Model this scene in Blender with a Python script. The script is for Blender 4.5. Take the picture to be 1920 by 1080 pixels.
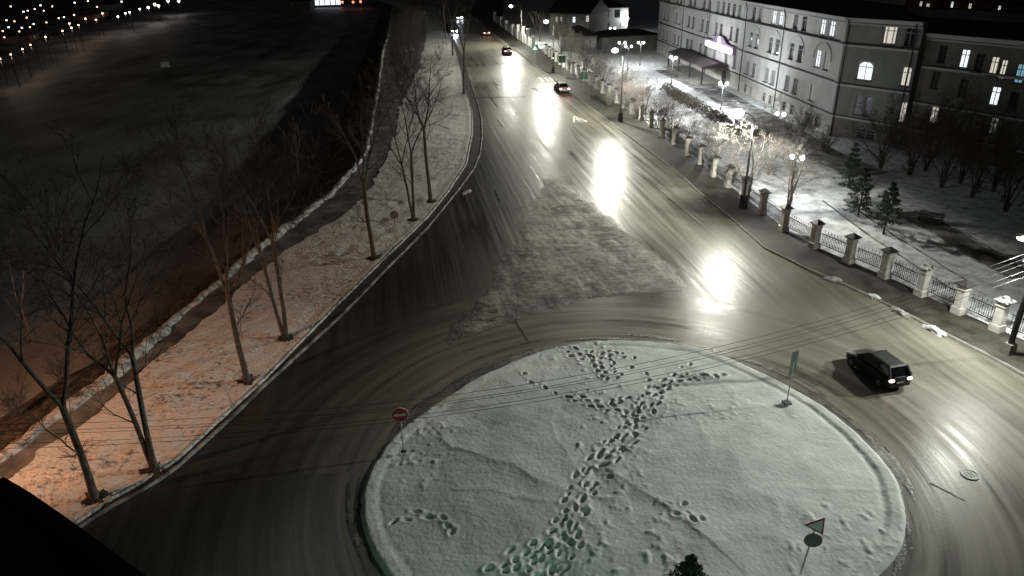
import bpy, bmesh, math, random
import numpy as np
from mathutils import Vector, Matrix

random.seed(7)
scene = bpy.context.scene
for o in list(bpy.data.objects):
    bpy.data.objects.remove(o)
R = math.radians

# ------------------------------------------------------------------ camera
CAM_H = 20.0
FOC = 1350.0                      # focal length in pixels of a 1920 wide frame
PITCH = math.atan(630 / 1350.0)   # looking down from the roof
ROLL = R(-1.0)
_fw = np.array([0, math.cos(PITCH), -math.sin(PITCH)])
_rt = np.array([1.0, 0, 0])
_up = np.cross(_rt, _fw)
_r = _rt * math.cos(ROLL) + _up * math.sin(ROLL)
_u = -_rt * math.sin(ROLL) + _up * math.cos(ROLL)
cam = bpy.data.objects.new('camera', bpy.data.cameras.new('camera'))
scene.collection.objects.link(cam)
cam.matrix_world = Matrix(((_r[0], _u[0], -_fw[0], 0), (_r[1], _u[1], -_fw[1], 0),
                           (_r[2], _u[2], -_fw[2], CAM_H), (0, 0, 0, 1)))
cam.data.sensor_width = 36
cam.data.lens = FOC / 1920 * 36
cam.data.clip_start = 0.1
cam.data.clip_end = 4000
scene.camera = cam

# ------------------------------------------------------------------ sky, moon, exposure
SKY = 0.0019
world = bpy.data.worlds.new('World')
scene.world = world
world.use_nodes = True
wn = world.node_tree
sky = wn.nodes.new('ShaderNodeTexSky')
sky.sky_type = 'NISHITA'
sky.sun_disc = False
sky.sun_elevation = R(25)
sky.sun_rotation = R(200)
bg = wn.nodes['Background']
hsv = wn.nodes.new('ShaderNodeHueSaturation')
hsv.inputs['Saturation'].default_value = 0.25
wn.links.new(sky.outputs[0], hsv.inputs['Color'])
wn.links.new(hsv.outputs[0], bg.inputs[0])
bg.inputs[1].default_value = SKY
sun = bpy.data.objects.new('moon', bpy.data.lights.new('moon', 'SUN'))
scene.collection.objects.link(sun)
sun.data.energy = 0.004
sun.data.angle = R(10)
sun.data.color = (0.9, 0.95, 1)
sun.rotation_euler = (R(65), 0, R(20))
vs = scene.view_settings
vs.view_transform = 'Standard'
vs.look = 'None'
vs.exposure = 0
vs.gamma = 1
vs.use_curve_mapping = False
scene.cycles.use_denoising = True
scene.cycles.sample_clamp_indirect = 2
scene.cycles.max_bounces = 6
scene.cycles.caustics_reflective = False
scene.cycles.caustics_refractive = False

# ------------------------------------------------------------------ survey: from a sighting in the photo to the place itself
def G(px, py, z=0.0):
    d = (px - 960) / FOC * _r + (540 - py) / FOC * _u + _fw
    t = (z - CAM_H) / d[2]
    return np.array([d[0] * t, d[1] * t, z])
def G2(px, py, z=0.0):
    p = G(px, py, z)
    return (float(p[0]), float(p[1]))
def project(p):
    v = np.array(p, float) - [0, 0, CAM_H]
    w = v @ _fw
    return 960 + FOC * (v @ _r) / w, 540 - FOC * (v @ _u) / w
def height_of(base, top_y, z0=0.0):
    b = G(base[0], base[1], z0)
    lo, hi = 0, 60
    for _ in range(40):
        m = (lo + hi) / 2
        if project((b[0], b[1], z0 + m))[1] > top_y: lo = m
        else: hi = m
    return lo
def line_y(pts, z=0.0):
    """x as a function of world y for a surveyed line"""
    w = sorted([G2(*p, z) for p in pts], key=lambda q: q[1])
    ys = np.array([q[1] for q in w]); xs = np.array([q[0] for q in w])
    return lambda y: np.interp(y, ys, xs)

# ------------------------------------------------------------------ numeric noise
def _hash(ix, iy, seed):
    n = (ix * 374761393 + iy * 668265263 + seed * 974634777) & 0xffffffff
    n = ((n ^ (n >> 13)) * 1274126177) & 0xffffffff
    return ((n ^ (n >> 16)) & 0xffff) / 65535.0
def vnoise(x, y, seed=0):
    x = np.asarray(x, float); y = np.asarray(y, float)
    ix = np.floor(x).astype(np.int64); iy = np.floor(y).astype(np.int64)
    fx = x - ix; fy = y - iy
    fx = fx * fx * (3 - 2 * fx); fy = fy * fy * (3 - 2 * fy)
    a = _hash(ix, iy, seed); b = _hash(ix + 1, iy, seed)
    c = _hash(ix, iy + 1, seed); d = _hash(ix + 1, iy + 1, seed)
    return (a * (1 - fx) + b * fx) * (1 - fy) + (c * (1 - fx) + d * fx) * fy
def fbm(x, y, seed=0, octaves=4):
    s = 0; a = 0.5; t = 0
    for k in range(octaves):
        s = s + a * vnoise(x * 2 ** k, y * 2 ** k, seed + k * 17); t += a; a *= 0.5
    return s / t - 0.5
def sstep(a, b, x):
    t = np.clip((x - a) / (b - a), 0, 1)
    return t * t * (3 - 2 * t)

# ------------------------------------------------------------------ materials
def new_mat(name):
    m = bpy.data.materials.new(name); m.use_nodes = True
    nt = m.node_tree
    return m, nt, nt.nodes['Principled BSDF']
def noise_mat(name, c1, c2, scale=4.0, rough=0.7, bump=0.0, bscale=None, stretch=None, lo=0.35, hi=0.65, detail=6, metal=0.0, rough2=None, coord='world', macro=0.0, mscale=0.2):
    m, nt, p = new_mat(name)
    if coord == 'world':
        g = nt.nodes.new('ShaderNodeNewGeometry'); out = g.outputs['Position']
    else:
        g = nt.nodes.new('ShaderNodeTexCoord'); out = g.outputs['Object']
    mp = nt.nodes.new('ShaderNodeMapping')
    nt.links.new(out, mp.inputs[0])
    if stretch: mp.inputs['Scale'].default_value = stretch
    n = nt.nodes.new('ShaderNodeTexNoise')
    n.inputs['Scale'].default_value = scale; n.inputs['Detail'].default_value = detail; n.inputs['Roughness'].default_value = 0.6
    nt.links.new(mp.outputs[0], n.inputs['Vector'])
    fac = n.outputs['Fac']
    if macro:
        n0 = nt.nodes.new('ShaderNodeTexNoise'); n0.inputs['Scale'].default_value = mscale; n0.inputs['Detail'].default_value = 4
        nt.links.new(mp.outputs[0], n0.inputs['Vector'])
        ma = nt.nodes.new('ShaderNodeMath'); ma.operation = 'MULTIPLY_ADD'; ma.inputs[1].default_value = macro; ma.inputs[2].default_value = -0.5 * macro
        nt.links.new(n0.outputs['Fac'], ma.inputs[0])
        mb_ = nt.nodes.new('ShaderNodeMath'); mb_.operation = 'ADD'; nt.links.new(ma.outputs[0], mb_.inputs[0]); nt.links.new(fac, mb_.inputs[1]); fac = mb_.outputs[0]
    r = nt.nodes.new('ShaderNodeValToRGB')
    r.color_ramp.elements[0].position = lo; r.color_ramp.elements[0].color = (*c1, 1)
    r.color_ramp.elements[1].position = hi; r.color_ramp.elements[1].color = (*c2, 1)
    nt.links.new(fac, r.inputs[0])
    nt.links.new(r.outputs[0], p.inputs['Base Color'])
    p.inputs['Roughness'].default_value = rough
    p.inputs['Metallic'].default_value = metal
    if rough2 is not None:
        mr = nt.nodes.new('ShaderNodeMapRange')
        mr.inputs['From Min'].default_value = lo; mr.inputs['From Max'].default_value = hi
        mr.inputs['To Min'].default_value = rough; mr.inputs['To Max'].default_value = rough2
        nt.links.new(n.outputs['Fac'], mr.inputs['Value']); nt.links.new(mr.outputs[0], p.inputs['Roughness'])
    if bump:
        n2 = nt.nodes.new('ShaderNodeTexNoise')
        n2.inputs['Scale'].default_value = bscale or scale * 3; n2.inputs['Detail'].default_value = 5
        nt.links.new(mp.outputs[0], n2.inputs['Vector'])
        b = nt.nodes.new('ShaderNodeBump'); b.inputs['Strength'].default_value = 1.0; b.inputs['Distance'].default_value = bump
        nt.links.new(n2.outputs['Fac'], b.inputs['Height']); nt.links.new(b.outputs[0], p.inputs['Normal'])
    return m
def slush_mat():
    m = noise_mat('slush', (0.075, 0.068, 0.058), (0.44, 0.42, 0.385), 2.0, 0.6, 0.04, 8.0, stretch=(0.7, 1.0, 1), lo=0.34, hi=0.68, detail=14, macro=0.95, mscale=0.30)
    nt = m.node_tree; p = nt.nodes['Principled BSDF']; src = p.inputs['Base Color'].links[0].from_socket
    g = nt.nodes.new('ShaderNodeNewGeometry'); sx = nt.nodes.new('ShaderNodeSeparateXYZ'); nt.links.new(g.outputs['Position'], sx.inputs[0])
    mr = nt.nodes.new('ShaderNodeMapRange'); mr.inputs['From Min'].default_value = 0.0; mr.inputs['From Max'].default_value = 0.035; nt.links.new(sx.outputs[2], mr.inputs['Value'])
    mx = nt.nodes.new('ShaderNodeMix'); mx.data_type = 'RGBA'; mx.inputs[6].default_value = (0.075, 0.07, 0.062, 1); nt.links.new(mr.outputs[0], mx.inputs[0]); nt.links.new(src, mx.inputs[7])
    nt.links.new(mx.outputs[2], p.inputs['Base Color'])
    m2 = nt.nodes.new('ShaderNodeMapRange'); m2.inputs['From Max'].default_value = 0.035; m2.inputs['To Min'].default_value = 0.38; m2.inputs['To Max'].default_value = 0.7; nt.links.new(sx.outputs[2], m2.inputs['Value']); nt.links.new(m2.outputs[0], p.inputs['Roughness'])
    return m
def glow_mat(name, color, strength):
    m, nt, p = new_mat(name)
    p.inputs['Base Color'].default_value = (*color, 1)
    p.inputs['Emission Color'].default_value = (*color, 1)
    p.inputs['Emission Strength'].default_value = strength
    p.inputs['Roughness'].default_value = 0.4
    return m
def lit_window_mat(name, color, strength, stripes=9.0):
    """a lit room behind a net curtain: the curtain's folds vary the brightness"""
    m, nt, p = new_mat(name)
    tc = nt.nodes.new('ShaderNodeTexCoord')
    w = nt.nodes.new('ShaderNodeTexWave'); w.wave_type = 'BANDS'; w.bands_direction = 'X'
    w.inputs['Scale'].default_value = stripes / 6.28; w.inputs['Distortion'].default_value = 2.5; w.inputs['Detail'].default_value = 2
    nt.links.new(tc.outputs['Object'], w.inputs['Vector'])
    mr = nt.nodes.new('ShaderNodeMapRange'); mr.inputs['To Min'].default_value = strength * 0.5; mr.inputs['To Max'].default_value = strength
    nt.links.new(w.outputs['Fac'], mr.inputs['Value'])
    p.inputs['Base Color'].default_value = (0.3, 0.3, 0.3, 1)
    p.inputs['Emission Color'].default_value = (*color, 1)
    nt.links.new(mr.outputs[0], p.inputs['Emission Strength'])
    p.inputs['Roughness'].default_value = 0.15
    return m

M = {}
M['snow'] = noise_mat('snow', (0.62, 0.64, 0.62), (0.80, 0.81, 0.80), 0.7, 0.75, 0.024, 6.0, detail=13)
M['court_snow'] = noise_mat('court_snow', (0.38, 0.39, 0.40), (0.78, 0.80, 0.82), 1.3, 0.7, 0.05, 4.0, lo=0.34, hi=0.58, detail=10)
M['verge_snow'] = noise_mat('verge_snow', (0.055, 0.045, 0.032), (0.74, 0.73, 0.70), 4.2, 0.8, 0.14, 6.0, stretch=(0.85, 1.2, 1), lo=0.27, hi=0.46, detail=12, macro=0.45, mscale=0.25)
M['ridge_snow'] = noise_mat('ridge_snow', (0.07, 0.065, 0.055), (0.60, 0.60, 0.58), 2.6, 0.8, 0.1, 7.0, lo=0.34, hi=0.58, detail=10, macro=0.4, mscale=0.3)
M['slush'] = slush_mat()
M['path'] = noise_mat('path', (0.05, 0.047, 0.042), (0.30, 0.29, 0.27), 0.5, 0.7, 0.03, 8.0, lo=0.36, hi=0.72, detail=10)
M['dirty_walk'] = noise_mat('dirty_walk', (0.05, 0.047, 0.043), (0.42, 0.42, 0.41), 0.6, 0.75, 0.03, 6.0, lo=0.40, hi=0.68, detail=10)
M['pavement'] = noise_mat('pavement', (0.026, 0.023, 0.018), (0.062, 0.055, 0.044), 0.8, 0.5, 0.008, 14.0, rough2=0.8)
M['slope'] = noise_mat('slope', (0.012, 0.010, 0.007), (0.17, 0.145, 0.115), 1.9, 0.95, 0.25, 4.0, lo=0.40, hi=0.78, detail=12, macro=0.4, mscale=0.3)
M['ice'] = noise_mat('ice', (0.09, 0.09, 0.087), (0.42, 0.43, 0.43), 0.16, 0.6, 0.12, 0.7, stretch=(1.0, 0.35, 1), lo=0.30, hi=0.72, detail=14, macro=0.7, mscale=0.02)
M['farland'] = noise_mat('farland', (0.04, 0.035, 0.03), (0.3, 0.28, 0.26), 0.08, 0.9, lo=0.4, hi=0.7)
M['kerb'] = noise_mat('kerb', (0.06, 0.057, 0.05), (0.34, 0.33, 0.31), 1.1, 0.8, 0.01, 10, lo=0.4, hi=0.65)
M['bark'] = noise_mat('bark', (0.035, 0.028, 0.022), (0.11, 0.095, 0.078), 5.0, 0.9, 0.02, 14, coord='obj')
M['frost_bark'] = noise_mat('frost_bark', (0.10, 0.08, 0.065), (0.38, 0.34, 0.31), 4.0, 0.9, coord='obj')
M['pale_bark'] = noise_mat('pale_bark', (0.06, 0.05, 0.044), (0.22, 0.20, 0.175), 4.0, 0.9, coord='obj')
M['needles'] = noise_mat('needles', (0.018, 0.035, 0.016), (0.06, 0.085, 0.045), 3.0, 0.8, coord='obj')
M['dry_leaf'] = noise_mat('dry_leaf', (0.035, 0.03, 0.022), (0.13, 0.115, 0.09), 3.0, 0.9, coord='obj')
M['soil'] = noise_mat('soil', (0.018, 0.014, 0.010), (0.05, 0.04, 0.03), 4.0, 0.95, 0.03, 12)
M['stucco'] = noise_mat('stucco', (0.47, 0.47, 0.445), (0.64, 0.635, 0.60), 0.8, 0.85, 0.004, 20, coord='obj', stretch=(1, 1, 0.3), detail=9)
M['stucco_shaded'] = noise_mat('stucco_shaded', (0.20, 0.215, 0.19), (0.29, 0.30, 0.27), 0.8, 0.85, 0.004, 20, coord='obj', stretch=(1, 1, 0.3), detail=9)  # facade stucco darkened for the side wing, its weaker light put into the colour
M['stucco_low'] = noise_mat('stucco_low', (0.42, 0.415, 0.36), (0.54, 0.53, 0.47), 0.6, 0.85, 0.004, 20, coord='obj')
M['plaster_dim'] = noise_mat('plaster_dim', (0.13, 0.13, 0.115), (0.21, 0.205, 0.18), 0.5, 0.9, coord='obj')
M['trim'] = noise_mat('trim', (0.50, 0.50, 0.48), (0.58, 0.58, 0.56), 0.8, 0.8, coord='obj')
M['flashing'] = noise_mat('flashing', (0.03, 0.032, 0.034), (0.06, 0.06, 0.06), 1.5, 0.6, coord='obj')
M['roof'] = noise_mat('roof', (0.018, 0.016, 0.016), (0.04, 0.034, 0.034), 0.8, 0.7, coord='obj')
M['roof_red'] = noise_mat('roof_red', (0.045, 0.034, 0.036), (0.085, 0.066, 0.068), 0.8, 0.6, coord='obj')
M['frame'] = noise_mat('frame', (0.34, 0.34, 0.33), (0.45, 0.45, 0.44), 3.0, 0.6, coord='obj')
M['frame_dark'] = noise_mat('frame_dark', (0.05, 0.048, 0.045), (0.09, 0.085, 0.08), 3.0, 0.6, coord='obj')
M['glass'] = noise_mat('glass', (0.015, 0.017, 0.02), (0.035, 0.038, 0.042), 0.7, 0.12, coord='obj')
M['glass_mid'] = noise_mat('glass_mid', (0.16, 0.165, 0.165), (0.28, 0.28, 0.28), 1.3, 0.35, coord='obj')
M['lit_cool'] = lit_window_mat('lit_cool', (0.86, 0.94, 1.0), 1.5)
M['lit_warm'] = lit_window_mat('lit_warm', (1.0, 0.93, 0.78), 0.8)
M['lit_dim'] = lit_window_mat('lit_dim', (0.86, 0.9, 0.85), 0.28)
M['lit_cyan'] = lit_window_mat('lit_cyan', (0.35, 0.78, 0.95), 0.5)
M['lit_violet'] = lit_window_mat('lit_violet', (0.3, 0.32, 0.75), 0.06)
M['iron'] = noise_mat('iron', (0.010, 0.010, 0.011), (0.03, 0.03, 0.032), 8.0, 0.5, coord='obj')
M['steel'] = noise_mat('steel', (0.10, 0.10, 0.10), (0.2, 0.2, 0.195), 3.0, 0.5, metal=0.4, coord='obj')
M['pale_steel'] = noise_mat('pale_steel', (0.35, 0.36, 0.34), (0.5, 0.5, 0.48), 3.0, 0.5, coord='obj')
M['pillar'] = noise_mat('pillar', (0.52, 0.50, 0.46), (0.74, 0.72, 0.67), 2.5, 0.85, 0.01, 14)
M['plinth'] = noise_mat('plinth', (0.17, 0.165, 0.14), (0.28, 0.27, 0.24), 1.5, 0.9, 0.01, 10)
M['cap'] = noise_mat('cap', (0.03, 0.028, 0.026), (0.08, 0.075, 0.07), 3.0, 0.6, coord='obj')
M['cap_snow'] = noise_mat('cap_snow', (0.05, 0.045, 0.04), (0.6, 0.6, 0.58), 5.0, 0.7, lo=0.42, hi=0.55, coord='obj')
M['paint_white'] = noise_mat('paint_white', (0.18, 0.175, 0.165), (0.72, 0.72, 0.70), 1.7, 0.6, lo=0.3, hi=0.5, stretch=(1.5, 0.5, 1))
M['paint_worn'] = noise_mat('paint_worn', (0.10, 0.096, 0.088), (0.36, 0.35, 0.33), 1.7, 0.5, lo=0.36, hi=0.62, stretch=(1.5, 0.5, 1))
M['seam'] = noise_mat('seam', (0.012, 0.011, 0.010), (0.04, 0.037, 0.034), 3.0, 0.6)
M['rubber'] = noise_mat('rubber', (0.008, 0.008, 0.008), (0.02, 0.02, 0.02), 5.0, 0.9, coord='obj')
M['rim'] = noise_mat('rim', (0.25, 0.25, 0.25), (0.4, 0.4, 0.4), 5.0, 0.35, metal=0.7, coord='obj')
M['car_glass'] = noise_mat('car_glass', (0.006, 0.007, 0.008), (0.014, 0.015, 0.016), 1.0, 0.06, coord='obj')
M['plastic'] = noise_mat('plastic', (0.012, 0.012, 0.012), (0.028, 0.028, 0.028), 4.0, 0.6, coord='obj')
M['tail'] = glow_mat('tail', (1.0, 0.55, 0.5), 7.0)
M['tail_red'] = glow_mat('tail_red', (1.0, 0.22, 0.20), 14.0)
M['head'] = glow_mat('head', (0.80, 0.88, 1.0), 90.0)
M['led'] = glow_mat('led', (1.0, 0.96, 0.86), 25.0)
M['globe'] = glow_mat('globe', (0.93, 0.96, 1.0), 6.0)
M['flood'] = glow_mat('flood', (0.93, 0.97, 1.0), 60.0)
M['sign_glow'] = glow_mat('sign_glow', (1.0, 0.95, 1.0), 3.2)
M['far_led'] = glow_mat('far_led', (1.0, 0.86, 0.78), 9.0)
M['far_sodium'] = glow_mat('far_sodium', (1.0, 0.52, 0.30), 7.0)
M['far_red'] = glow_mat('far_red', (1.0, 0.18, 0.08), 4.0)
M['pavilion_glow'] = glow_mat('pavilion_glow', (0.85, 0.9, 1.0), 1.3)
M['sign_red'] = noise_mat('sign_red', (0.50, 0.03, 0.045), (0.58, 0.045, 0.055), 5, 0.4, coord='obj')
M['sign_white'] = noise_mat('sign_white', (0.68, 0.68, 0.66), (0.76, 0.76, 0.74), 5, 0.4, coord='obj')
M['sign_green'] = noise_mat('sign_green', (0.02, 0.085, 0.06), (0.03, 0.11, 0.075), 5, 0.4, coord='obj')
M['sign_blue'] = noise_mat('sign_blue', (0.01, 0.07, 0.06), (0.02, 0.10, 0.08), 5, 0.4, coord='obj')
M['sign_back'] = noise_mat('sign_back', (0.13, 0.14, 0.135), (0.20, 0.21, 0.20), 5, 0.55, metal=0.2, coord='obj')
M['wire'] = noise_mat('wire', (0.012, 0.012, 0.012), (0.02, 0.02, 0.02), 5, 0.5, coord='obj')
M['brick_far'] = noise_mat('brick_far', (0.16, 0.07, 0.05), (0.3, 0.14, 0.10), 1.2, 0.9, coord='obj')
def paint_mat(name, c, rough=0.38):
    m, nt, p = new_mat(name)
    tc = nt.nodes.new('ShaderNodeTexCoord'); n = nt.nodes.new('ShaderNodeTexNoise'); n.inputs['Scale'].default_value = 2.5; n.inputs['Detail'].default_value = 6
    nt.links.new(tc.outputs['Object'], n.inputs['Vector'])
    mr = nt.nodes.new('ShaderNodeMapRange'); mr.inputs['To Min'].default_value = rough; mr.inputs['To Max'].default_value = rough + 0.35
    nt.links.new(n.outputs['Fac'], mr.inputs['Value']); nt.links.new(mr.outputs[0], p.inputs['Roughness'])
    p.inputs['Base Color'].default_value = (*c, 1); p.inputs['Metallic'].default_value = 0.2
    return m
M['car_black'] = paint_mat('car_black', (0.012, 0.014, 0.013))
M['car_silver'] = paint_mat('car_silver', (0.22, 0.22, 0.22))
M['car_dark'] = paint_mat('car_dark', (0.03, 0.025, 0.03))
M['car_grey'] = paint_mat('car_grey', (0.08, 0.08, 0.085))

# ------------------------------------------------------------------ mesh and object helpers
COL = scene.collection
class MB:
    def __init__(s): s.v = []; s.f = []
    def add(s, vs, fs):
        o = len(s.v); s.v += [tuple(map(float, q)) for q in vs]; s.f += [tuple(i + o for i in q) for q in fs]
        return s
    def box(s, c, d, rz=0.0, taper=1.0):
        hx, hy, hz = d[0] / 2, d[1] / 2, d[2] / 2
        cs, sn = math.cos(rz), math.sin(rz); vs = []
        for z, k in ((-hz, 1.0), (hz, taper)):
            for x, y in ((-hx, -hy), (hx, -hy), (hx, hy), (-hx, hy)):
                x, y = x * k, y * k
                vs.append((c[0] + x * cs - y * sn, c[1] + x * sn + y * cs, c[2] + z))
        return s.add(vs, [(3, 2, 1, 0), (4, 5, 6, 7), (0, 1, 5, 4), (1, 2, 6, 5), (2, 3, 7, 6), (3, 0, 4, 7)])
    def bar(s, a, b, w, h=None):
        """square bar from a to b"""
        return s.tube([a, b], [w / 1.414, (h or w) / 1.414], 4)
    def tube(s, pts, rad, n=6, cap=True):
        pts = [Vector(p) for p in pts]
        if not hasattr(rad, '__len__'): rad = [rad] * len(pts)
        o = len(s.v); prev = None
        for i, p in enumerate(pts):
            d = (pts[min(i + 1, len(pts) - 1)] - pts[max(i - 1, 0)])
            if d.length < 1e-9: d = Vector((0, 0, 1))
            d.normalize()
            if prev is None:
                a = Vector((1, 0, 0)) if abs(d.x) < 0.8 else Vector((0, 1, 0))
                a = (a - d * a.dot(d)).normalized()
            else:
                a = prev - d * prev.dot(d)
                a = a.normalized() if a.length > 1e-6 else prev
            prev = a; b = d.cross(a)
            for k in range(n):
                t = 2 * math.pi * (k + 0.5) / n
                q = p + (a * math.cos(t) + b * math.sin(t)) * rad[i]
                s.v.append((q.x, q.y, q.z))
        for i in range(len(pts) - 1):
            for k in range(n):
                k2 = (k + 1) % n
                s.f.append((o + i * n + k, o + i * n + k2, o + (i + 1) * n + k2, o + (i + 1) * n + k))
        if cap:
            s.f.append(tuple(o + k for k in range(n))[::-1])
            e = o + (len(pts) - 1) * n
            s.f.append(tuple(e + k for k in range(n)))
        return s
    def sphere(s, c, r, n=10, m=6):
        if not hasattr(r, '__len__'): r = (r, r, r)
        vs = [(c[0], c[1], c[2] - r[2])]
        for i in range(1, m):
            t = math.pi * i / m - math.pi / 2
            for k in range(n):
                a = 2 * math.pi * k / n
                vs.append((c[0] + r[0] * math.cos(t) * math.cos(a), c[1] + r[1] * math.cos(t) * math.sin(a), c[2] + r[2] * math.sin(t)))
        vs.append((c[0], c[1], c[2] + r[2])); top = len(vs) - 1; fs = []
        for k in range(n):
            k2 = (k + 1) % n
            fs.append((0, 1 + k2, 1 + k))
            for i in range(m - 2):
                a = 1 + i * n
                fs.append((a + k, a + k2, a + n + k2, a + n + k))
            a = 1 + (m - 2) * n
            fs.append((a + k, a + k2, top))
        return s.add(vs, fs)
    def prism(s, poly, z0, z1):
        n = len(poly)
        a = sum(poly[i][0] * poly[(i + 1) % n][1] - poly[(i + 1) % n][0] * poly[i][1] for i in range(n))
        if a < 0: poly = poly[::-1]
        vs = [(p[0], p[1], z0) for p in poly] + [(p[0], p[1], z1) for p in poly]
        fs = [tuple(range(n))[::-1], tuple(range(n, 2 * n))] + [(i, (i + 1) % n, n + (i + 1) % n, n + i) for i in range(n)]
        return s.add(vs, fs)
    def slab(s, prof, ax, d0, d1):
        """profile (a,z) extruded along 'x' or 'y'"""
        n = len(prof); vs = []
        for d in (d0, d1):
            for a, z in prof: vs.append((d, a, z) if ax == 'x' else (a, d, z))
        fs = [tuple(range(n)), tuple(range(n, 2 * n))[::-1]] + [((i + 1) % n, i, n + i, n + (i + 1) % n) for i in range(n)]
        return s.add(vs, fs)
    def mesh(s, name, mat, smooth=False, fix=True):
        me = bpy.data.meshes.new(name); me.from_pydata(s.v, [], s.f)
        if fix:
            bm = bmesh.new(); bm.from_mesh(me); bmesh.ops.recalc_face_normals(bm, faces=bm.faces); bm.to_mesh(me); bm.free()
        me.materials.append(M[mat] if isinstance(mat, str) else mat)
        if smooth: me.shade_smooth()
        return me
    def build(s, name, mat, parent=None, smooth=False, fix=True):
        return put(name, s.mesh(name, mat, smooth, fix), parent)
def put(name, me, parent=None, loc=(0, 0, 0), rz=0.0):
    o = bpy.data.objects.new(name, me); COL.objects.link(o)
    o.location = loc; o.rotation_euler = (0, 0, rz)
    if parent is not None: o.parent = parent
    return o
def tag(o, label=None, cat=None, group=None, kind=None):
    if label: o['label'] = label
    if cat: o['category'] = cat
    if group: o['group'] = group
    if kind: o['kind'] = kind
    return o
def thing(name, label, cat, loc, rz=0.0, group=None):
    o = bpy.data.objects.new(name, None); COL.objects.link(o); o.empty_display_size = 0.2
    o.location = loc; o.rotation_euler = (0, 0, rz)
    return tag(o, label, cat, group)
def grid_mesh(name, X, Y, Z, mat, keep=None, smooth=True):
    ny, nx = X.shape
    v = np.stack([X, Y, Z], -1).reshape(-1, 3)
    i = np.arange(nx * ny).reshape(ny, nx)
    q = np.stack([i[:-1, :-1], i[:-1, 1:], i[1:, 1:], i[1:, :-1]], -1)
    if keep is not None:
        k = keep[:-1, :-1] | keep[:-1, 1:] | keep[1:, 1:] | keep[1:, :-1]
        q = q[k]
    q = q.reshape(-1, 4)
    used = np.unique(q); remap = np.full(len(v), -1); remap[used] = np.arange(len(used))
    v = v[used]; q = remap[q]
    me = bpy.data.meshes.new(name)
    me.vertices.add(len(v)); me.vertices.foreach_set('co', v.astype(np.float32).ravel())
    me.loops.add(q.size); me.loops.foreach_set('vertex_index', q.astype(np.int32).ravel())
    me.polygons.add(len(q)); me.polygons.foreach_set('loop_start', np.arange(0, q.size, 4, dtype=np.int32))
    me.update(calc_edges=True); me.validate()
    me.materials.append(M[mat] if isinstance(mat, str) else mat)
    if smooth: me.shade_smooth()
    return put(name, me)
def strip(name, xa, xb, ys, nx, zf, mat, kind='structure'):
    """ground strip between two surveyed lines, its height from zf(x, y, t)"""
    ys = np.asarray(ys, float); t = np.linspace(0, 1, nx)
    A = xa(ys)[:, None]; B = xb(ys)[:, None]
    X = A + (B - A) * t[None, :]; Y = np.repeat(ys[:, None], nx, 1); T = np.repeat(t[None, :], len(ys), 0)
    o = grid_mesh(name, X, Y, zf(X, Y, T), mat)
    return tag(o, kind=kind)
def spaced(y0, y1, d0, d1):
    """distances that grow from d0 to d1 with range"""
    ys = [y0]
    while ys[-1] < y1:
        k = (ys[-1] - y0) / (y1 - y0); ys.append(ys[-1] + d0 + (d1 - d0) * k ** 1.3)
    return np.array(ys)
def lamp_light(name, kind, loc, watts, color, radius=0.12, parent=None, aim=None, cone=150, blend=0.4):
    l = bpy.data.lights.new(name, kind); l.energy = watts; l.color = color; l.shadow_soft_size = radius
    o = bpy.data.objects.new(name, l); COL.objects.link(o); o.location = loc
    if kind == 'SPOT':
        l.spot_size = R(cone); l.spot_blend = blend
        d = Vector(aim) if aim else Vector((0, 0, -1))
        o.rotation_euler = d.to_track_quat('-Z', 'Y').to_euler()
    if parent is not None: o.parent = parent
    return o

# ================================================================== the setting
# ---- surveyed lines (x as a function of the distance y)
def with_pts(fn_pts, extra, z=0.0):
    w = [G2(*p, z) for p in fn_pts] + extra
    w.sort(key=lambda q: q[1])
    ys = np.array([q[1] for q in w]); xs = np.array([q[0] for q in w])
    return lambda y: np.interp(y, ys, xs)
kerbL = with_pts([(128, 1005), (200, 957), (290, 908), (330, 880), (410, 808), (490, 730), (640, 593), (740, 490), (800, 430), (857, 360), (888, 318), (900, 290), (904, 258), (903, 227), (897, 200), (888, 173), (878, 140), (870, 112), (852, 75), (838, 42), (828, 15)], [(-30, 17.5), (-90, 14.5), (-75, 420)])
vergeR = with_pts([(120, 1000), (200, 943), (290, 893), (330, 865), (400, 800), (490, 718), (640, 565), (720, 487), (800, 410), (840, 360), (873, 310), (885, 250), (884, 210), (876, 184), (868, 165), (862, 130), (856, 105), (842, 72), (830, 42), (822, 15)], [(-30, 18.1), (-90, 15), (-76, 420)])
pathR = with_pts([(-60, 955), (0, 913), (67, 860), (133, 815), (200, 763), (310, 660), (383, 603), (467, 530), (540, 470), (633, 413), (693, 360), (720, 307), (743, 247), (750, 200), (768, 165), (785, 130), (797, 80), (800, 30)], [(-45, 19), (-90, 16), (-80, 420)])
ridgeR = with_pts([(-60, 912), (0, 873), (110, 790), (200, 730), (287, 653), (363, 577), (433, 523), (490, 473), (547, 430), (633, 360), (690, 290), (703, 217), (712, 167), (720, 100), (730, 67), (743, 0)], [(-45, 21), (-90, 19)])
ridgeL = with_pts([(-60, 895), (0, 850), (110, 765), (190, 705), (283, 635), (350, 575), (420, 515), (477, 468), (550, 411), (617, 361), (680, 295), (694, 230), (705, 167), (714, 100), (725, 67), (738, 0)], [(-45, 22), (-90, 20)])
kerbR = with_pts([(1920, 707), (1853, 670), (1780, 633), (1677, 580), (1577, 533), (1513, 507), (1480, 490), (1433, 467), (1380, 420), (1307, 360), (1280, 333), (1073, 177), (973, 100), (920, 60), (880, 25)], [(36, 12), (29, 24)])
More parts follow.
